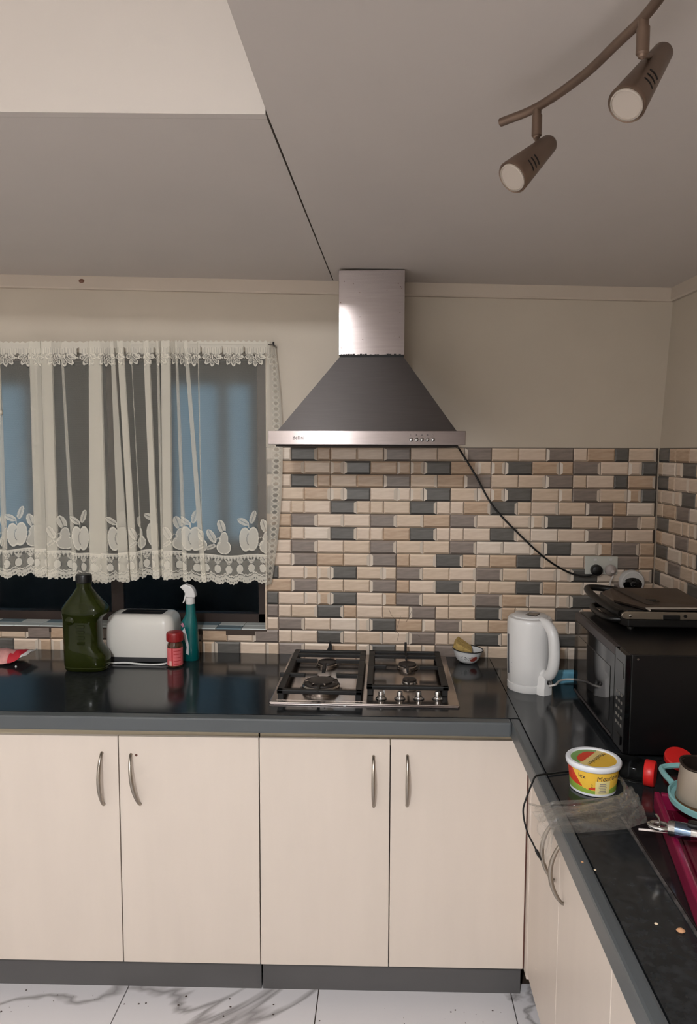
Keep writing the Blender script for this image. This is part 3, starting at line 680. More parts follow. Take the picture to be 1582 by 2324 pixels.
# ------------------------------------------------------------------ left end of the worktop
def left_things():
    # green bottle
    t = thing('oil_bottle', (-.853, -.235, .9), 'large dark green plastic bottle with a black cap and moulded grip on the worktop', 'bottle')
    mg = mat('dark green plastic', (58, 66, 22), .07, trans=.6, ior=1.3, noise=.25, nscale=9)
    moil = mat('olive oil', (34, 38, 8), .2, trans=.2, ior=1.4)
    prof = [(.9, -.918, -.790, .040), (.905, -.926, -.780, .047), (.915, -.929, -.776, .05), (.917, -.927, -.778, .049), (.920, -.930, -.775, .05), (.955, -.930, -.775, .05), (.972, -.930, -.786, .05), (.990, -.930, -.800, .048), (.996, -.931, -.802, .047), (1.075, -.932, -.802, .047),
            (1.083, -.932, -.799, .048), (1.097, -.933, -.786, .05), (1.106, -.935, -.776, .052), (1.122, -.935, -.776, .052), (1.128, -.932, -.779, .050), (1.133, -.929, -.783, .048), (1.150, -.916, -.798, .042), (1.178, -.897, -.818, .032), (1.196, -.885, -.832, .0265), (1.199, -.884, -.833, .0255), (1.214, -.884, -.833, .0255)]
    def sec(z, xl, xr, d, sh=1.0):
        o = []; cx, a = (xl + xr) / 2, (xr - xl) / 2 * sh
        e = 2 if z > 1.17 else 3.2
        for k in range(40):
            an = 2 * math.pi * k / 40; cc, ss = math.cos(an), math.sin(an)
            o.append((cx + a * math.copysign(abs(cc) ** (2 / e), cc), -.235 + d * sh * math.copysign(abs(ss) ** (2 / e), ss), z))
        return o
    b = MB(); b.loft([sec(*p) for p in prof], mg); b.build('body', t)
    b = MB(); b.loft([sec(p[0] + (.003 if i == 0 else 0), p[1], p[2], p[3], .93) for i, p in enumerate(prof[:12])], moil); b.build('oil', t)
    b = MB(); b.lathe([(.0255, 1.2135), (.027, 1.215), (.0272, 1.240), (.0255, 1.243), (0, 1.243)], M_black, 40, c=(-.8585, -.235, 0))
    for k in range(40):
        a = 2 * math.pi * k / 40; b.obox(Matrix.Translation((-.8585 + .0273 * math.cos(a), -.235 + .0273 * math.sin(a), 1.228)) @ Matrix.Rotation(a, 4, 'Z'), .0012, .0016, .022, M_black)
    b.build('cap', t)
    b = MB()
    for z in (1.0, 1.02, 1.04, 1.06): b.box(-.868, -.842, -.2845, -.2825, z, z + .010, mg, .0008)
    b.lathe([(.016, 0), (.012, .003), (0, .004)], mg, 24, M=Lk((-.892, -.2835, 1.085), (-.892, -1, 1.085))); b.build('embossing', t)
    # toaster
    t = thing('toaster', (-.692, -.085, .9), 'white two-slice toaster with a black slot standing under the curtain', 'toaster')
    def rr(x0, x1, y0, y1, r, z, n=8):
        o = []
        for (cx, cy, a0) in ((x1 - r, y1 - r, 0), (x0 + r, y1 - r, 90), (x0 + r, y0 + r, 180), (x1 - r, y0 + r, 270)):
            for k in range(n + 1):
                a = math.radians(a0 + 90 * k / n); o.append((cx + r * math.cos(a), cy + r * math.sin(a), z))
        return o
    X0, X1, Y0, Y1 = -.822, -.568, -.162, -.012
    b = MB(); b.loft([rr(X0 + .004, X1 - .004, Y0 + .003, Y1 - .003, .03, .923), rr(X0, X1, Y0, Y1, .032, .94), rr(X0, X1 + .002, Y0, Y1, .034, 1.0), rr(X0 + .002, X1, Y0 + .001, Y1, .036, 1.045), rr(X0 + .007, X1 - .006, Y0 + .006, Y1 - .004, .036, 1.064), rr(X0 + .018, X1 - .017, Y0 + .016, Y1 - .014, .03, 1.074), rr(X0 + .034, X1 - .033, Y0 + .03, Y1 - .026, .022, 1.077)], M_whitetoast); b.build('body', t)
    b = MB(); b.loft([rr(X0 + .006, X1 - .006, Y0 + .006, Y1 - .006, .028, .905), rr(X0 + .006, X1 - .006, Y0 + .006, Y1 - .006, .028, .9235)], mat('dark grey toaster base', (58, 58, 60), .3)); b.build('base', t)
    b = MB(); b.loft([rr(X0 + .05, X1 - .046, Y0 + .040, Y1 - .036, .008, 1.0765), rr(X0 + .05, X1 - .046, Y0 + .040, Y1 - .036, .008, 1.0776)], M_dark); sl = b.build('slot', t)
    b = MB(); b.box(X0 + .056, X1 - .052, -.087, -.083, 1.0777, 1.0788, mat('slot divider', (52, 46, 42), .4, .8)); b.build('slot_divider', sl)
    for x in (X0 + .03, X1 - .03):
        for y in (Y0 + .025, Y1 - .025): MB().lathe([(.009, .9), (.009, .9055), (0, .9055)], M_black, 14, c=(x, y, 0)).build('foot', t)
    b = MB(); b.box(X0 - .014, X0 - .001, -.10, -.06, .99, .998, M_chrome, .002); b.box(X0 - .003, X0 + .001, -.105, -.055, .93, 1.0, mat('greenish side reflection', (120, 132, 128), .2), .001); b.build('lever', t)  # greenish reflection on the toaster side, put into the panel colour
    b = MB(); b.tube(bez([(-.815, -.13, .9045), (-.80, -.172, .9035), (-.74, -.172, .906), (-.68, -.178, .9035), (-.63, -.180, .9035), (-.592, -.172, .905), (-.575, -.13, .9045)], 8), .0034, M_white, 8); b.build('power_cord', t)
    # spice jar
    t = thing('spice_jar', (-.551, -.181, .9), 'small glass spice jar with a red lid and pink label beside the toaster', 'jar')
    c = (-.551, -.181, 0)
    b = MB(); b.lathe([(.024, .9), (.0275, .903), (.028, .978), (.026, .985), (.0235, .988), (.0235, .994)], mat('spice glass', (110, 74, 52), .08, trans=.5, noise=.3, nscale=60), 36, c=c); b.build('glass', t)
    lab = mat('pink label', (214, 104, 108), .5, noise=.1, nscale=40); lab2 = mat('red label strip', (176, 36, 40), .5); lab3 = mat('pale label box', (226, 178, 168), .5)
    def lf(a, i, p):
        z = p[i][1]
        if 258 < a < 272: return lab2
        if 238 < a < 258 and z < .925: return lab3
        if 275 < a < 330 and (z * 1000) % 12 < 2.2: return lab2
        return lab
    b = MB(); b.lathe([(.0283, .908 + .0011 * i) for i in range(59)], lab, 72, c=c, matfn=lf, cap0=False, cap1=False); b.build('paper_label', t)
    b = MB(); b.lathe([(.0275, .9935), (.0298, .996), (.0298, 1.022), (.028, 1.026), (.02, 1.0275), (0, 1.0275)], mat('red lid', (140, 28, 30), .4), 40, c=c)
    for k in range(40):
        a = 2 * math.pi * k / 40; b.obox(Matrix.Translation((c[0] + .0299 * math.cos(a), c[1] + .0299 * math.sin(a), 1.009)) @ Matrix.Rotation(a, 4, 'Z'), .001, .002, .022, MATS['red lid'])
    b.build('lid', t)
    # spray bottle
    t = thing('spray_bottle', (-.517, -.095, .9), 'teal trigger spray bottle with a white nozzle behind the spice jar', 'bottle')
    mt = mat('teal plastic', (8, 92, 92), .22, noise=.15, nscale=6)
    def ov(z, x0, x1, d):
        return [((x0 + x1) / 2 + (x1 - x0) / 2 * math.copysign(abs(math.cos(a)) ** .8, math.cos(a)), -.095 + d * math.copysign(abs(math.sin(a)) ** .8, math.sin(a)), z) for a in np.linspace(0, 2 * math.pi, 32, endpoint=False)]
    b = MB(); b.loft([ov(.9, -.549, -.489, .024), ov(.905, -.554, -.486, .027), ov(.97, -.554, -.487, .027), ov(1.01, -.553, -.489, .026), ov(1.035, -.551, -.491, .025), ov(1.05, -.546, -.493, .022), ov(1.065, -.537, -.495, .019), ov(1.08, -.533, -.497, .017), ov(1.118, -.531, -.500, .015)], mt); b.build('body', t)
    b = MB(); b.lathe([(.0165, 1.112), (.0175, 1.114), (.0165, 1.136), (.013, 1.138)], M_white, 28, c=(-.516, -.095, 0)); b.build('collar', t)
    MY = Matrix(((1, 0, 0, 0), (0, 0, 1, 0), (0, 1, 0, 0), (0, 0, 0, 1)))
    b = MB(); b.prism([(-.497, 1.137), (-.528, 1.139), (-.535, 1.160), (-.545, 1.172), (-.551, 1.174), (-.546, 1.181), (-.532, 1.187), (-.508, 1.178), (-.498, 1.164), (-.493, 1.142)], -.110, -.080, M_white, M=MY, bev=.0035); b.build('spray_head', t)
    b = MB(); b.prism([(-.532, 1.157), (-.528, 1.150), (-.537, 1.118), (-.545, 1.114), (-.541, 1.122)], -.101, -.089, M_white, M=MY, bev=.0015); b.build('trigger', t)
    b = MB(); b.prism([(-.531, 1.028), (-.524, 1.0), (-.516, .96), (-.517, .925), (-.527, .93), (-.524, .955), (-.531, .98), (-.540, 1.015)], -.1245, -.1215, mat('white label', (206, 204, 206), .4), M=MY); b.prism([(-.546, 1.04), (-.538, 1.046), (-.532, 1.033), (-.54, 1.028)], -.1215, -.1185, mat('pink label patch', (170, 110, 130), .5), M=MY); b.build('label', t)
    # packet
    t = thing('snack_packet', (-1.19, -.16, .9), 'crumpled pink and red packet with a white end at the far left of the worktop', 'packet')
    mp = [mat('pink packet', (206, 150, 146), .35, noise=.25, nscale=30), mat('red packet', (190, 44, 58), .3), mat('white packet end', (226, 226, 224), .4)]
    vs = []; fs = []; ms = []; n, k_ = 26, 12
    for side in (1, -1):
        for i in range(n):
            u = i / (n - 1)
            for j in range(k_):
                v = j / (k_ - 1) - .5
                th = .030 * max(0, math.sin(math.pi * min(1, u * 1.02))) ** .5 * max(0, (1 - (2 * v) ** 2)) ** .6 * (1 if u < .9 else .6)
                x = -1.36 + .265 * u; y = -.165 + v * (.115 - .02 * u) + .008 * math.sin(u * 7)
                base = .9025 + .012 * u * u + .022 * max(0, u - .8) / .2
                z = base + (.5 + .5 * side) * (th * 1.5 + .002 * math.sin(u * 40 + v * 9)) + .0006 * side
                vs.append((x, y, max(.9006, z)))
    for sd in range(2):
        for i in range(n - 1):
            for j in range(k_ - 1):
                o = sd * n * k_ + i * k_ + j; fs.append([o, o + 1, o + k_ + 1, o + k_]); ms.append(mp[0] if i < 18.5 + j * .2 else (mp[1] if i < 22.5 else mp[2]))
    b = MB(); b.add(vs, fs, mp[0], True, ms); b.build('wrapper', t)
    b = MB(); b.lathe([(.004, .9), (.003, .904), (0, .905)], M_white, 7, c=(-1.121, -.228, 0)); tag(b.build('crumb'), 'white crumb on the worktop in front of the pink packet', 'crumb', 'crumbs on the worktops')
left_things()

# ------------------------------------------------------------------ bowl and sponge
def bowl():
    t = thing('enamel_bowl', (.514, -.064, .9), 'small white enamel bowl with a black rim and red flower near the hob', 'bowl')
    M = Matrix.Translation((.514, -.066, .9)) @ Matrix.Rotation(math.radians(3), 4, 'Y')
    me_, mb_, mr_ = mat('white enamel', (214, 214, 214), .2), mat('black ink', (34, 40, 34), .4), mat('red flower', (150, 66, 56), .4)
    prof = [(.024, .002), (.030, .0035), (.038, .010), (.043, .018), (.047, .026), (.050, .034), (.0525, .042), (.0555, .050)]
    pr = []
    for i in range(len(prof) - 1):
        for k in range(4): pr.append(tuple(np.array(prof[i]) * (1 - k / 4) + np.array(prof[i + 1]) * k / 4))
    pr.append(prof[-1])
    def mf(a, i, p):
        z = p[i][1]
        if 274 < a < 312 and .012 < z < .034 and abs((a - 293) / 19) ** 2 + abs((z - .023) / .0115) ** 2 < 1: return mr_ if (a * 3 + z * 4000) % 17 > 3 else me_
        if 236 < a < 272 and .016 < z < .032 and math.sin(a * .9) * math.sin(z * 900 + a * .35) > .35: return mb_
        return me_
    b = MB(); b.lathe(pr, me_, 120, M=M, matfn=mf, cap1=False); b.lathe([(.0553, .050), (.052, .043), (.046, .026), (.038, .012), (.028, .006), (0, .0055)], me_, 60, M=M, cap0=False, cap1=False); b.build('body', t)
    b = MB(); pts = [M @ Vector((.0558 * math.cos(a), .0558 * math.sin(a), .0505)) for a in np.linspace(0, 2 * math.pi, 49)]; b.tube(pts, .0019, M_black, 8, cap=False)
    b.lathe([(.024, .0), (.0255, .001), (.024, .0025)], M_black, 40, M=M); b.build('rim', t)
    ms = mat('tan sponge', (186, 158, 96), .95, noise=.3, nscale=120, bump=.8)
    b = MB(); M2 = Matrix.Translation((.500, -.060, .957)) @ Matrix.Rotation(math.radians(33), 4, 'Y') @ Matrix.Rotation(math.radians(18), 4, 'X')
    b.prism([(-.036, -.030), (.036, -.024), (.030, .020), (-.034, .026)], -.013, .013, ms, M=M2, bev=.005)
    tag(b.build('sponge'), 'tan sponge leaning inside the enamel bowl', 'sponge')
bowl()

# ------------------------------------------------------------------ kettle
def kettle():
    cx, cy = .685, -.345
    t = thing('kettle', (cx, cy, .9), 'white electric jug kettle with a big loop handle left of the microwave', 'kettle')
    b = MB(); b.lathe([(.066, .926), (.068, .93), (.0705, 1.0), (.072, 1.08), (.072, 1.125), (.0705, 1.134), (.067, 1.139), (.055, 1.1415)], M_white, 64, c=(cx, cy, 0)); b.build('body', t)
    b = MB(); b.lathe([(.0665, .9), (.0685, .903), (.0685, .924), (.066, .9255)], M_white, 64, c=(cx, cy, 0)); b.build('power_base', t)
    b = MB(); b.lathe([(.056, 1.1405), (.056, 1.1445), (.052, 1.147), (0, 1.148)], M_white, 48, c=(cx, cy, 0), sx=1.02, sy=.95); lid = b.build('lid', t)
    b = MB(); b.obox(Matrix.Translation((cx + .008, cy - .006, 1.1482)) @ Matrix.Rotation(-.5, 4, 'Z'), .036, .044, .003, M_blackgloss, .001); b.build('lid_window', lid)
    b = MB(); b.prism([(-.018, 0), (.018, 0), (.006, .022), (-.006, .022)], 1.108, 1.140, M_white, M=Matrix.Translation((cx - .02, cy + .068, 0)), bev=.003); b.build('spout', t)
    az = math.radians(-57); d = Vector((math.cos(az), math.sin(az), 0)); s = Vector((-math.sin(az), math.cos(az), 0))
    C = Vector((cx, cy, 0))
    pts = bez([C + d * .052 + Vector((0, 0, 1.134)), C + d * .080 + Vector((0, 0, 1.128)), C + d * .104 + Vector((0, 0, 1.10)), C + d * .112 + Vector((0, 0, 1.05)), C + d * .110 + Vector((0, 0, 1.005)), C + d * .097 + Vector((0, 0, .972)), C + d * .078 + Vector((0, 0, .962)), C + d * .060 + Vector((0, 0, .968))], 7)
    rs = [.015 + .003 * math.sin(math.pi * i / (len(pts) - 1)) for i in range(len(pts))]
    b = MB(); b.tube(pts, rs, M_white, 16); b.build('handle', t)
    b = MB(); b.loft([[tuple(C + d * (.05 + dd) + s * (wd * k) + Vector((0, 0, z))) for dd, k in ((0, -1), (.03, -1), (.039, -.7), (.041, 0), (.039, .7), (.03, 1), (0, 1))] for z, wd in ((.9, .024), (.924, .024), (.926, .0225), (.955, .021), (.962, .018))], M_white); bl = b.build('switch_block', t)
    q = C + d * .0905 + Vector((0, 0, .942)); b = MB(); b.lathe([(.0075, 0), (.007, .003), (0, .003)], M_black, 18, M=Lk(q, q + d)); b.obox(Lk(q + d * .004, q + d * 2) @ Matrix.Rotation(.4, 4, 'Z'), .004, .011, .006, mat('grey switch', (140, 136, 134), .4), .001); b.build('switch', bl)
    g = C + Vector((math.cos(math.radians(-166)), math.sin(math.radians(-166)), 0)) * .0708
    b = MB(); b.tube([g + Vector((.0015, 0, .955)), g + Vector((0, 0, 1.0)), g + Vector((-.001, 0, 1.085))], .0032, mat('water gauge', (70, 70, 74), .2), 8); b.build('water_gauge', t)
    b = MB()
    for i in range(9):
        a = math.radians(-152 + .2 * i); b.lathe([(.0012, 0), (0, .0006)], mat('grey marks', (120, 120, 124), .5), 6, M=Lk(C + Vector((math.cos(a) * .0705, math.sin(a) * .0705, .965 + .0145 * i)), C + Vector((math.cos(a), math.sin(a), .965 + .0145 * i))))
    o = b.build('gauge_marks', t); o['kind'] = 'stuff'
    cord = bez([C + d * .094 + Vector((0, 0, .932)), (.756, -.425, .938), (.775, -.39, .938), (.80, -.368, .937), (.86, -.345, .935), (.96, -.22, .93), (1.03, -.10, 1.0), (1.037, -.045, 1.10), (1.036, -.034, 1.19), (1.047, -.036, 1.226)], 7)
    b = MB(); b.tube(cord, .0035, mat('white cord', (206, 200, 194), .45), 8); b.build('power_cord', t)
    b = MB(); b.lathe([(.0205, 0), (.0205, .010), (.0165, .018), (.009, .026), (.006, .032), (0, .032)], mat('pale plug', (196, 186, 182), .45), 28, M=Lk((1.043, -.0085, 1.243), (1.045, -1, 1.2))); b.build('plug', t)
    b = MB(); b.obox(Matrix.Translation((.818, -.300, .925)) @ Matrix.Rotation(.1, 4, 'Z') @ Matrix.Rotation(.35, 4, 'X'), .085, .018, .048, mat('light blue cloth', (112, 172, 196), .9, noise=.12, nscale=60, bump=.4), .005)
    tag(b.build('blue_cloth'), 'small light blue cleaning pad tucked behind the microwave beside the kettle cord', 'cloth')
kettle()

# ------------------------------------------------------------------ microwave and contact grill
def microwave():
    L_ = .494; D_ = .345
    th = math.radians(0)   # local x into depth (right), local -y towards viewer
    O = Vector((.817, -.402, .9)); t = thing('microwave', O, 'black microwave oven with a mirrored glass door on the right worktop', 'microwave')
    R = Matrix.Translation(O) @ Matrix.Rotation(th, 4, 'Z')
    def bx(b, x0, x1, y0, y1, z0, z1, m, bev=.0): return b.obox(R @ Matrix.Translation(((x0 + x1) / 2, (y0 + y1) / 2, (z0 + z1) / 2)), abs(x1 - x0), abs(y1 - y0), abs(z1 - z0), m, bev)
    mm = mat('black microwave shell', (13, 12, 13), .32, noise=.3, nscale=10)
    bx(MB(), .014, D_, -L_, 0, .012, .272, mm, .003).build('shell', t)
    for x in (.04, D_ - .04):
        for y in (-.04, -L_ + .04): MB().lathe([(.014, 0), (.013, .0125), (0, .0125)], M_black, 14, M=R @ Matrix.Translation((x, y, 0))).build('foot', t)
    bx(MB(), 0, .0138, -L_ + .086, -.002, .016, .246, M_blackgloss, .0015).build('door', t)
    d = bpy.data.objects['door.001'] if False else None
    ch = [c for c in t.children if c.name.startswith('door')][0]
    bx(MB(), -.0012, .0, -L_ + .12, -.05, .055, .205, mat('door window', (30, 28, 28), .05, spec=.8), .0).build('door_window', ch)
    bx(MB(), -.001, .0138, -L_ + .086, -.002, .247, .270, mat('dark grey trim', (66, 60, 60), .4), .0015).build('top_trim', t)
    bx(MB(), -.003, .0, -L_ + .10, -.02, .020, .026, mat('dark grey trim', (66, 60, 60), .4), .001).build('door_edge', ch)
    p = bx(MB(), 0, .0138, -L_ + .001, -L_ + .084, .014, .270, mat('panel black', (12, 11, 12), .09), .0015).build('control_panel', t)
    mk = mat('pale keypad print', (120, 116, 110), .5)
    bx(MB(), -.0008, .0, -L_ + .014, -L_ + .072, .205, .242, mat('display', (26, 24, 24), .06)).build('display', p)
    for r in range(5):
        for c in range(3):
            bx(MB(), -.001, .0, -L_ + .018 + c * .019, -L_ + .027 + c * .019, .075 + r * .02, .082 + r * .02, mk).build('key', p)
    bx(MB(), -.003, .0, -L_ + .018, -L_ + .068, .028, .052, mat('panel black', (16, 15, 16), .25), .001).build('door_button', p)
    b = MB(); b.lathe([(.003, 0), (.002, .002), (0, .002)], M_satin, 10, M=R @ Lk((.03, -L_, .26), (.03, -L_ - 1, .26))); b.build('screw', t)
    # grill
    z0 = 1.1535                                # built here, then set on the oven top below
    t = thing('contact_grill', (1.05, -.43, z0), 'steel and black contact grill with a loop handle standing on the microwave', 'grill')
    mbk = mat('grill black', (15, 14, 14), .4)
    b = MB(); b.prism([(.925, -.52), (.935, -.545), (1.185, -.545), (1.185, -.265), (.935, -.265), (.92, -.30)], z0 + .008, z0 + .032, mbk, bev=.004)
    b.prism([(.935, -.53), (1.18, -.53), (1.18, -.27), (.935, -.27)], z0 + .034, z0 + .056, mbk, bev=.003)
    for x in (.95, 1.165):
        for y in (-.525, -.285): b.lathe([(.01, z0), (.01, z0 + .012), (0, z0 + .012)], mbk, 12, c=(x, y, 0))
    b.build('lower_plate', t)
    ml = mat('worn grill steel', (112, 102, 96), .38, 1, noise=.15, nscale=10)
    a = [(.985, -.540), (.930, -.43), (.930, -.31), (.955, -.272), (1.187, -.272), (1.187, -.54)]
    def off(P, k): cx, cy = 1.07, -.40; return [(cx + (x - cx) * k, cy + (y - cy) * k) for x, y in P]
    b = MB(); b.loft([[(x, y, z0 + .054) for x, y in off(a, .97)], [(x, y, z0 + .058) for x, y in off(a, 1)], [(x, y, z0 + .0635) for x, y in off(a, 1)], [(x, y, z0 + .066 + (.009 if y > -.35 else 0)) for x, y in off(a, .86)]], ml, smooth=False); lid = b.build('lid', t)
    b = MB(); b.add([(1.00, -.505, z0 + .0675), (1.035, -.505, z0 + .0675), (.995, -.30, z0 + .0762), (.965, -.30, z0 + .0762), (1.00, -.505, z0 + .064), (1.035, -.505, z0 + .064), (.995, -.30, z0 + .072), (.965, -.30, z0 + .072)], [[0, 1, 2, 3], [4, 7, 6, 5], [0, 4, 5, 1], [1, 5, 6, 2], [2, 6, 7, 3], [3, 7, 4, 0]], M_steel_d); b.build('lid_band', lid)
    b = MB(); b.box(1.022, 1.05, -.47, -.462, z0 + .068, z0 + .070, mbk); b.box(1.018, 1.046, -.455, -.447, z0 + .0685, z0 + .071, mbk); b.build('lid_slot', lid)
    b = MB(); b.prism([(.915 + .010, 0), (.9165, .004), (.912, .011), (.9165, .018), (.925, .022), (1.187, .022), (1.187, 0)], -.557, -.549, M_satin, M=Matrix(((1, 0, 0, 0), (0, 0, 1, 0), (0, 1, 0, z0 + .034), (0, 0, 0, 1))), bev=.0012); arm = b.build('side_arm', t)
    b = MB(); b.box(1.028, 1.075, -.5585, -.5565, z0 + .034, z0 + .048, M_black, .002); b.build('arm_slot', arm)
    for x in (.937, 1.09):
        b = MB(); b.lathe([(.005, 0), (.004, .003), (0, .0035)], M_chrome if x < 1 else M_black, 16, M=Lk((x, -.557, z0 + .045), (x, -1, z0 + .045))); b.build('screw', arm)
    b = MB(); b.tube(bez([(.985, -.285, z0 + .066), (.935, -.275, z0 + .070), (.898, -.285, z0 + .073), (.883, -.315, z0 + .071), (.888, -.40, z0 + .061), (.902, -.49, z0 + .051), (.918, -.535, z0 + .046)], 6), .0105, mbk, 12); b.build('handle', t)
    b = MB(); b.tube(bez([(.945, -.30, z0 + .022), (.905, -.31, z0 + .02), (.893, -.35, z0 + .018), (.893, -.44, z0 + .018), (.905, -.49, z0 + .02), (.94, -.505, z0 + .022)], 6), .009, mbk, 12); b.build('lower_handle', t)
    b = MB(); b.tube(bez([(.996, -.547, z0 + .058), (.99, -.545, z0 + .062), (1.0, -.544, z0 + .064), (1.187, -.544, z0 + .065)], 5), .0035, M_chrome, 8); b.build('lid_trim', t)
    t.location = t.location + Vector((-.033, -.10, .0195))
microwave()

# ------------------------------------------------------------------ right worktop clutter
def tub():
    cx, cy = .697, -1.058
    t = thing('margarine_tub', (cx, cy, .9), 'round yellow margarine tub with a white lid on the right worktop', 'tub')
    Yl, Gr, Rd, Cr, Gy, Wh = mat('tub yellow', (236, 190, 70), .35), mat('tub green', (140, 170, 70), .35), mat('tub red', (206, 64, 40), .35), mat('tub cream', (228, 214, 150), .4), mat('tub grey print', (150, 142, 128), .5), mat('tub white', (226, 228, 232), .3)
    H = .061; N = 44; r0, r1 = .0515, .0575
    def mf(a, i, p):
        v = (p[i][1] - .904) / H
        if v < .03: return Wh
        x = (a - 216) / 100                        # 0 at left silhouette, 1 at right
        if .44 < x < .80 and v < .56:
            if .50 < x < .74 and .08 < v < .46 and (v * 100) % 7 < 4.6 and abs(x - .62) < .12 - .05 * abs(math.sin(v * 31)): return Gy
            return Cr
        if v < .27 - .10 * math.sin(x * 3.2): return Gr
        if x < .17 and v < .52 - 2.0 * x and v > .28 - .2 * x: return Rd
        if .28 < x < .48 and v < .26 + .10 * (x - .28) * 3 and v > .2: return Rd
        if v > .92: return Cr
        return Yl
    pr = [(r0 + (r1 - r0) * i / N, .904 + H * i / N) for i in range(N + 1)]
    b = MB(); b.lathe([(r0 - .004, .9), (r0, .9015), (r0, .904)], Wh, 64, c=(cx, cy, 0)); b.lathe(pr, Yl, 180, c=(cx, cy, 0), matfn=mf, cap0=False); b.build('body', t)
    ink = mat('tub ink', (40, 44, 60), .5)
    def wrap(a0, z, tilt):
        def fn(v):
            zz = z + v.y * math.cos(tilt) + v.x * math.sin(tilt); r = r0 + (r1 - r0) * (zz - .904) / H + .0004
            a = math.radians(a0) + v.x / r; return (cx + r * math.cos(a), cy + r * math.sin(a), zz)
        return fn
    bo = [c for c in t.children][0]
    text('Meadow', .0165, ink, 'print', bo, None, wrap(292, .940, .05)); text('lex', .0145, ink, 'print', bo, None, wrap(228, .941, -.1)); text('2', .010, mat('brown print', (120, 84, 40), .5), 'print', bo, None, wrap(252, .923, 0))
    # lid
    zl = .969
    b = MB(); b.lathe([(.0605, .959), (.0615, .960), (.0625, .9645), (.0625, .969), (.0605, .972), (.057, .9725), (.053, .972), (.0505, .969)], Wh, 72, c=(cx, cy, 0), cap0=True, cap1=False)
    lid = b.build('lid', t)
    vs = []; fs = []; ms = []; nr, na = 26, 96
    Lg, Ly = mat('lid green', (120, 160, 90), .35), mat('lid gold', (222, 178, 60), .35); Lb = mat('lid beige', (222, 198, 130), .35)
    for i in range(nr + 1):
        for k in range(na):
            r = .0506 * i / nr; a = 2 * math.pi * k / na; vs.append((cx + r * math.cos(a), cy + r * math.sin(a), zl + .0002))
    for i in range(nr):
        for k in range(na):
            f = [i * na + k, i * na + (k + 1) % na, (i + 1) * na + (k + 1) % na, (i + 1) * na + k]
            x, y = (vs[f[0]][0] + vs[f[2]][0]) / 2 - cx, (vs[f[0]][1] + vs[f[2]][1]) / 2 - cy
            u, v = x * .64 + y * .77, x * .77 - y * .64        # u along the words, v across
            m = Ly
            if v < .004: m = Lb
            if v < -.012 and (u / .036) ** 2 + ((v + .014) / .021) ** 2 < 1 and v < -.008: m = Rd
            elif v < -.014: m = Lg
            fs.append(f); ms.append(m)
    b = MB(); b.add(vs, fs, Ly, False, ms); b.build('lid_print', lid)
    MT = Matrix.Translation((cx + .002, cy + .001, zl + .0006)) @ Matrix.Rotation(math.radians(50 + 180), 4, 'Z')
    text('Meadowlex', .0165, ink, 'lid_words', lid, MT)
tub()

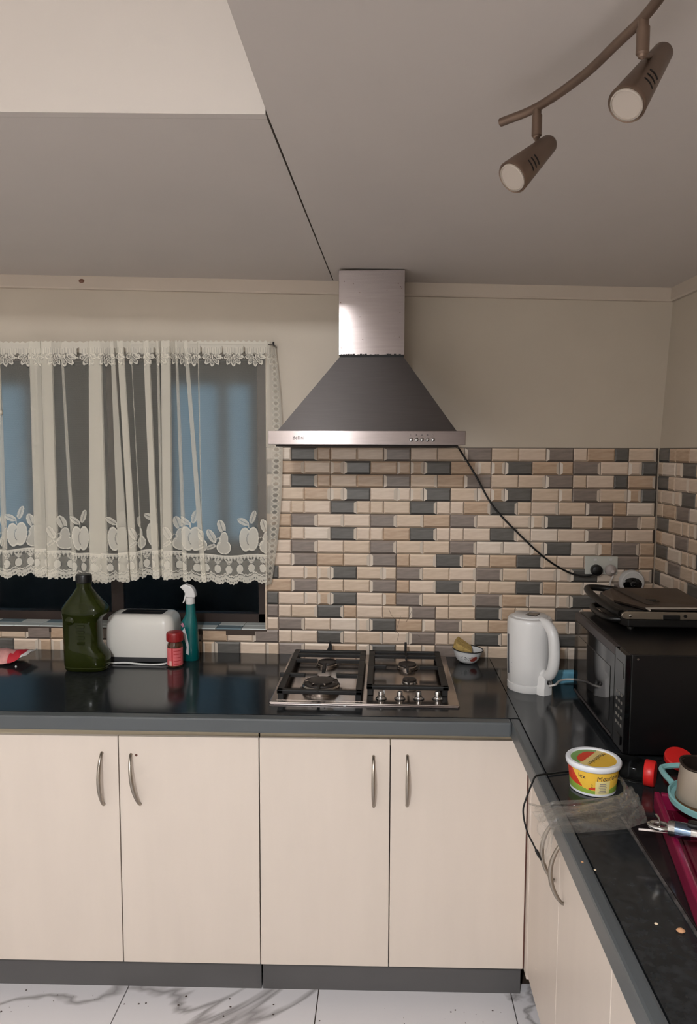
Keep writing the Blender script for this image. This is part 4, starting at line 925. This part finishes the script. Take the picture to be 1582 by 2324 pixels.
def plastic_bag():
    # a crumpled clear bag lying across the worktop edge
    ctrl = {}
    nu, nv = 110, 64; rg = random.Random(11)
    m = bpy.data.materials.new('clear crumpled film'); m.use_nodes = True; nt = m.node_tree; nt.nodes.clear()
    o_ = nt.nodes.new('ShaderNodeOutputMaterial'); mx = nt.nodes.new('ShaderNodeMixShader'); tr = nt.nodes.new('ShaderNodeBsdfTransparent'); tr.inputs[0].default_value = (.93, .92, .9, 1)
    gl = nt.nodes.new('ShaderNodeBsdfGlossy'); gl.inputs['Roughness'].default_value = .12; df = nt.nodes.new('ShaderNodeBsdfDiffuse'); df.inputs[0].default_value = (.72, .68, .62, 1); m2 = nt.nodes.new('ShaderNodeMixShader'); m2.inputs[0].default_value = .4
    fr = nt.nodes.new('ShaderNodeLayerWeight'); fr.inputs['Blend'].default_value = .35; mr = nt.nodes.new('ShaderNodeMapRange'); mr.inputs['To Min'].default_value = .08; mr.inputs['To Max'].default_value = .6
    tc = nt.nodes.new('ShaderNodeTexCoord'); nz = nt.nodes.new('ShaderNodeTexNoise'); nz.inputs['Scale'].default_value = 20; nz.inputs['Detail'].default_value = 4; nz.inputs['Distortion'].default_value = 1.8; bp = nt.nodes.new('ShaderNodeBump'); bp.inputs['Strength'].default_value = 1.0; bp.inputs['Distance'].default_value = .012
    nt.links.new(tc.outputs['Object'], nz.inputs['Vector']); nt.links.new(nz.outputs['Fac'], bp.inputs['Height'])
    for k in (gl, df, fr): nt.links.new(bp.outputs['Normal'], k.inputs['Normal'])
    nt.links.new(fr.outputs['Facing'], mr.inputs['Value']); nt.links.new(mr.outputs[0], mx.inputs[0])
    nt.links.new(gl.outputs[0], m2.inputs[1]); nt.links.new(df.outputs[0], m2.inputs[2]); nt.links.new(tr.outputs[0], mx.inputs[1]); nt.links.new(m2.outputs[0], mx.inputs[2]); nt.links.new(mx.outputs[0], o_.inputs[0])
    t = thing('plastic_bag', (.68, -1.18, .9), 'crumpled clear plastic bag draped over the edge of the right worktop', 'bag')
    def patch(back, front, hang, name, seed, hz):
        # back/front: polylines in xy on the worktop from right to left edge; then hang
        rr = random.Random(seed); W = [[rr.uniform(-1, 1) for _ in range(6)] for _ in range(7)]
        vs = []; fs = []
        for i in range(nu + 1):
            u = i / nu
            pb_ = np.array([np.interp(u, [p[0] for p in back], [p[k] for p in back]) for k in (1, 2, 3)]); pf = np.array([np.interp(u, [p[0] for p in front], [p[k] for p in front]) for k in (1, 2, 3)])
            for j in range(nv + 1):
                v = j / nv; p = pb_ * (1 - v) + pf * v
                cr_ = sum(w_[0] * math.sin(9 * w_[1] * u + 14 * w_[2] * v + 6 * w_[3]) for w_ in W) / 3
                cr2 = sum(w_[4] * (1 - 2 * abs(math.sin(7 * w_[1] * u + 6 * w_[5] * v + 3 * w_[0] + 1.2 * math.sin(5 * v * w_[2] + 4 * u)))) for w_ in W) / 3
                arch = math.sin(math.pi * v) ** .6
                if p[0] > .578: z = p[2] + hz * arch * (.35 + .65 * abs(cr_)) + .012 * arch * abs(cr2)
                else: z = p[2] + .012 * cr_ ; p[0] -= .004 + .020 * abs(cr_) + .006 * abs(cr2)
                vs.append((p[0], p[1] + (.006 if p[0] > .578 else .002) * cr2 * arch, z))
        for i in range(nu):
            for j in range(nv): fs.append([i * (nv + 1) + j, i * (nv + 1) + j + 1, (i + 1) * (nv + 1) + j + 1, (i + 1) * (nv + 1) + j])
        b = MB(); b.add(vs, fs, m, True); return b.build(name, t)
    patch([(0, .775, -1.08, .915), (.35, .72, -1.125, .903), (.62, .63, -1.16, .903), (.7, .572, -1.18, .903), (1, .562, -1.12, .86)],
          [(0, .765, -1.225, .903), (.35, .72, -1.25, .903), (.62, .62, -1.27, .903), (.7, .572, -1.275, .903), (1, .560, -1.25, .825)], None, 'film', 2, .022)
    patch([(0, .755, -1.04, .93), (.4, .76, -1.10, .905), (.62, .64, -1.15, .905), (.7, .572, -1.16, .905), (1, .562, -1.09, .885)],
          [(0, .765, -1.165, .91), (.4, .72, -1.18, .905), (.62, .63, -1.2, .905), (.7, .572, -1.22, .905), (1, .560, -1.16, .865)], None, 'film', 5, .014)
plastic_bag()

def clear_jar():
    t = thing('clear_jar', (.80, -.985, .93), 'clear plastic jar lying on its side with a red lid beside the margarine tub', 'jar')
    m = mat('clear plastic', (236, 240, 240), .06, trans=1, ior=1.08)
    a, b_ = Vector((.752, -1.000, .9305)), Vector((.828, -1.040, .9305)); M = Lk(a, b_); L_ = (b_ - a).length
    b = MB(); b.lathe([(.012, 0), (.028, .001), (.030, .006), (.030, L_ - .018), (.027, L_ - .008), (.026, L_)], m, 40, M=M, cap1=False); b.lathe([(.026, L_), (.0255, L_ - .006), (.0285, L_ - .018), (.0285, .006), (.012, .003), (0, .003)], m, 40, M=M, cap0=False, cap1=False); b.build('body', t)
    rd = mat('bright red plastic', (206, 36, 34), .35)
    b = MB(); b.lathe([(.029, L_ - .006), (.0302, L_ - .004), (.0302, L_ + .014), (.028, L_ + .017), (0, L_ + .017)], rd, 40, M=M); b.build('lid', t)
    t = tag(MB().lathe([(.0, 0), (.031, 0), (.034, .003), (.034, .014), (.031, .017), (0, .0175)], rd, 40, M=Matrix.Translation((.936, -.945, .9185)) @ Matrix.Rotation(math.radians(24), 4, 'X'), cap0=False, cap1=False).build('red_lid'), 'loose bright red round lid tilted up behind the teal ring', 'lid')
clear_jar()

def rack_and_mug():
    t = thing('dish_rack', (.93, -1.45, .9045), 'magenta plastic dish tray on the sink drainboard at the right edge', 'dish rack')
    mg = mat('magenta plastic', (128, 16, 58), .35); mg2 = mat('deep magenta plastic', (96, 12, 36), .35)
    # tray turned about 10 degrees
    R = Matrix.Translation((.797, -1.165, .9047)) @ Matrix.Rotation(math.radians(-10.5), 4, 'Z')
    Wd, Ln = .34, .55
    b = MB(); b.obox(R @ Matrix.Translation((Wd / 2, -Ln / 2, .004)), Wd, Ln, .006, mg2, .002)
    for k in range(9): b.obox(R @ Matrix.Translation((.035 + .034 * k, -Ln / 2, .009)), .008, Ln - .06, .006, mg2, .002)
    b.build('base', t)
    b = MB()
    for (x, y, sx, sy) in ((.006, -Ln / 2, .012, Ln), (Wd - .006, -Ln / 2, .012, Ln), (Wd / 2, -.006, Wd - .026, .012), (Wd / 2, -Ln + .006, Wd - .026, .012)): b.obox(R @ Matrix.Translation((x, y, .022)), sx, sy, .038, mg, .004)
    b.build('rim', t)
    z0 = .9475
    # teal ring with a loop
    t = thing('teal_ring', (.905, -1.19, z0), 'teal plastic ring tray with a loop handle lying on the magenta tray', 'tray')
    tl = mat('teal pastel plastic', (134, 184, 184), .45)
    b = MB(); cx, cy, r = .912, -1.222, .099; n = 72; prof = [(r - .012, 0), (r, 0), (r + .002, .012), (r - .002, .013), (r - .004, .005), (r - .012, .004)]
    b.lathe(prof + [prof[0]], tl, n, c=(cx, cy, z0), cap0=False, cap1=False); b.build('ring', t)
    b = MB(); b.lathe([(.0, .0005), (r - .012, .0005), (r - .012, .003), (0, .003)], mat('brown tray base', (112, 84, 56), .3, noise=.3, nscale=8), 48, c=(cx, cy, z0), cap0=False, cap1=False); b.build('base', t)
    b = MB(); pts = bez([(.845, -1.135, z0 + .006), (.845, -1.090, z0 + .006), (.855, -1.060, z0 + .006), (.90, -1.048, z0 + .006), (.955, -1.052, z0 + .006), (.972, -1.08, z0 + .006), (.955, -1.118, z0 + .006)], 7); b.tube(pts, .0065, tl, 8, flat=1.0); b.build('loop_handle', t)
    # mug
    t = thing('metal_mug', (.880, -1.214, z0 + .0035), 'grey beige metal mug with a dark rim standing on the teal ring', 'mug')
    c = (.880, -1.214, z0 + .0035); mb = mat('grey beige mug', (164, 152, 138), .35, .35, noise=.06, nscale=20)
    b = MB(); b.lathe([(.050, 0), (.0525, .003), (.049, .045), (.0465, .074), (.045, .078)], mb, 56, c=c, cap1=False); b.lathe([(.045, .078), (.043, .076), (.046, .04), (.0, .036)], mat('dark coffee residue', (40, 32, 28), .4, noise=.3, nscale=30), 48, c=c, cap0=False, cap1=False); b.build('body', t)
    b = MB(); pts = [Vector(c) + Vector((.0455 * math.cos(a), .0455 * math.sin(a), .0785 + .002 * math.sin(3 * a))) for a in np.linspace(0, 2 * math.pi, 41)]; b.tube(pts, .003, mat('dark rim', (70, 60, 54), .3, .8), 8, cap=False); b.build('rim', t)
    b = MB(); d = Vector((.80, -.6, 0)); P = Vector(c); b.tube(bez([P + d * .049 + Vector((0, 0, .064)), P + d * .072 + Vector((0, 0, .060)), P + d * .08 + Vector((0, 0, .04)), P + d * .07 + Vector((0, 0, .02)), P + d * .052 + Vector((0, 0, .014))], 6), .005, mb, 10); b.build('handle', t)
    # chrome utensil with looped end
    p0, p1 = Vector((.724, -1.338, .962)), Vector((.86, -1.405, .965)); dr = (p1 - p0).normalized(); sd = Vector((0, 0, 1)).cross(dr)
    t = thing('chrome_utensil', p0, 'chrome handled kitchen utensil with a looped end lying across the magenta tray', 'utensil')
    b = MB(); b.tube([p0 + dr * .035, p0 + dr * .04, p1], [.013, .0145, .0155], M_chrome, 20); b.build('shaft', t)
    b = MB(); pts = [p0 + dr * (.0205 - .019 * math.cos(a)) + sd * (.0125 * math.sin(a)) for a in np.linspace(0, 2 * math.pi, 29)]; b.tube(pts, .0045, M_chrome, 10, cap=False); b.build('loop', t)
    b = MB(); b.tube([p0 + dr * .047, p0 + dr * .075], [.0152, .0158], mat('blue reflection tint', (120, 140, 165), .15, 1), 20, cap=True); b.build('blue_reflection', t)  # bluish reflection on the chrome, painted as a tinted sleeve
    b = MB(); b.obox(Lk(p0 + dr * .098 + Vector((0, 0, .0165)), p0 + dr * .2 + Vector((0, 0, .0165))), .02, .01, .06, M_black, .004); b.build('grip', t)
    b = MB(); b.tube(bez([p0 + dr * .02 + Vector((0, 0, -.008)), p0 + dr * .019 + Vector((0, 0, .012)), p0 + dr * .012 + Vector((0, 0, .022))], 5), .0018, M_satin, 8); b.build('hook', t)
    b = MB(); b.tube([(.706, -1.336, .9485), (.76, -1.342, .9485), (.86, -1.352, .9485)], [.002, .0028, .0028], mat('pale stick', (226, 214, 208), .5), 10); tag(b.build('pale_stick'), 'thin pale stick poking out from under the chrome utensil', 'stick')
rack_and_mug()

def cable_and_crumbs():
    pts = bez([(1.14, -.96, 1.0), (1.02, -.94, .925), (.93, -.915, .9035), (.84, -.925, .9032), (.74, -.965, .9032), (.66, -.985, .9032), (.612, -1.0, .9035), (.588, -1.008, .9040), (.5735, -1.014, .9015), (.5655, -1.019, .888), (.552, -1.025, .855), (.545, -1.022, .818), (.555, -1.02, .770), (.571, -1.02, .736), (.578, -1.02, .722)], 8)
    t = thing('charging_cable', (.6, -1.0, .9), 'thin black charging cable hanging over the worktop edge', 'cable')
    b = MB(); b.tube(pts, .0022, M_black, 8); b.build('wire', t)
    e = pts[-1]; d = (pts[-1] - pts[-2]).normalized()
    b = MB(); b.tube([e, e + d * .003, e + d * .02, e + d * .022], [.0025, .0042, .0042, .003], M_black, 10); b.tube([e + d * .022, e + d * .029], .0025, M_black, 8); b.build('connector', t)
    cm = [mat('pale crumb', (222, 200, 170), .7), mat('tan crumb', (200, 150, 110), .7)]
    L_ = [(.696, -1.569, .0062, 1, 'largest tan crumb on the worktop left of the sink edge', 'crumb'), (.663, -1.552, .0028, 0, 'small pale crumb left of the largest tan crumb', 'crumb'), (.606, -1.40, .0022, 0, 'tiny pale crumb near the grey worktop edging below the bag', 'crumb'), (.589, -1.375, .0024, 1, 'tiny pink crumb on the grey edging strip', 'crumb')]
    for x, y, r, k, lab, ct in L_:
        b = MB(); b.lathe([(r * .7, 0), (r, r * .4), (r * .6, r * .8), (0, r * .9)], cm[k], 9, c=(x, y, .9002), sx=1.2); tag(b.build('crumb'), lab, ct, 'crumbs on the worktops')
    rg = random.Random(4); b = MB(); dk = mat('dark grit', (74, 62, 58), .8)
    for i in range(60):
        x, y, r = rg.uniform(-1.1, .62), -.645 - abs(rg.gauss(0, .06)), .0008 + .0026 * rg.random() ** 2.2; b.lathe([(r, 0), (r * .7, r * .5), (0, r * .6)], dk, 6, c=(x, y, .0003), sx=rg.uniform(.7, 1.5))
    o = b.build('floor_grit'); tag(o, 'dark grit and crumbs scattered on the floor along the plinth', 'grit'); o['kind'] = 'stuff'
cable_and_crumbs()

# ------------------------------------------------------------------ ceiling spot track
def track():
    zr = 2.232
    t = thing('spot_track', (.5, -1.6, 2.28), 'bronze curved ceiling track with two unlit spotlights', 'ceiling light')
    rail = bez([(.398, -1.437, zr), (.448, -1.489, zr), (.494, -1.583, zr), (.518, -1.668, zr), (.535, -1.737, zr), (.539, -1.82, zr), (.53, -1.95, zr), (.50, -2.10, zr)], 6)
    b = MB(); b.tube(rail, .0068, M_spot, 12); b.build('rail', t)
    b = MB(); b.tube([(.537, -1.775, zr), (.537, -1.775, 2.287)], .005, M_spot, 10); b.lathe([(.03, 2.272), (.03, 2.288)], M_spot, 24, c=(.537, -1.775, 0)); b.build('ceiling_mount', t)
    def head(at, lens, tail, nm, yaw):
        A, Lp, Tp = Vector(at), Vector(lens), Vector(tail)
        ax = (Tp - Lp).normalized(); ln = (Tp - Lp).length
        sb = A + Vector((0, 0, -.046))
        b = MB(); b.tube([A + Vector((0, 0, -.004)), A + Vector((0, 0, -.013))], .0068, M_spot, 14); b.tube([A + Vector((0, 0, -.013)), A + Vector((0, 0, -.044)), sb], [.0082, .0082, .006], M_spot, 16); b.build('stem', t)
        M = Lk(Lp, Tp); b = MB()
        b.lathe([(.0215, .0005), (.0255, -.002), (.0265, 0), (.0258, .006), (.0145, ln - .006), (.0115, ln - .001), (.006, ln + .002), (0, ln + .002)], M_spot, 44, M=M, cap0=False, cap1=False); h = b.build('spot_head', t)
        b = MB(); b.tube([sb, Lp + ax * (ln * .62) + Vector((0, 0, .018))], .0036, M_spot, 10); b.lathe([(.0, -.006), (.005, -.003), (.006, 0), (.004, .004), (0, .005)], M_spot, 12, c=tuple(sb)); b.build('swivel', h)
        b = MB(); b.lathe([(.0228, 0.0006), (.0228, .003), (.0210, .0032)], mat('pale lamp ring', (206, 196, 182), .4), 40, M=M @ Matrix.Translation((0, 0, -.003)), cap0=False, cap1=False); b.lathe([(.0224, -.0018), (.0206, -.0028), (.0200, -.001), (0, -.0006)], M_lens, 40, M=M, cap0=False, cap1=False); b.build('lens', h)
        # vent slots on the side turned to the viewer
        vw = (Vector((.2108, -2.7142, 1.68)) - Lp); vw = (vw - ax * vw.dot(ax)).normalized(); sd = ax.cross(vw)
        b = MB()
        for k in range(3):
            for q in range(5):
                an = (-.28 + .14 * q) + yaw; r = .0258 - (.0258 - .0145) * (.22 + .085 * k)
                dd = vw * math.cos(an) + sd * math.sin(an); p = Lp + ax * (ln * (.22 + .085 * k)) + dd * r
                b.obox(Matrix.Translation(p) @ Matrix((dd, ax, dd.cross(ax))).transposed().to_4x4(), .0012, .0024, .0054, M_dark)
        b.build('vent', h)
    head((.448, -1.489, zr), (.406, -1.522, 2.112), (.472, -1.487, 2.179), 'far', .25)
    head((.533, -1.727, zr), (.532, -1.674, 2.150), (.596, -1.627, 2.2435), 'near', .35)
track()
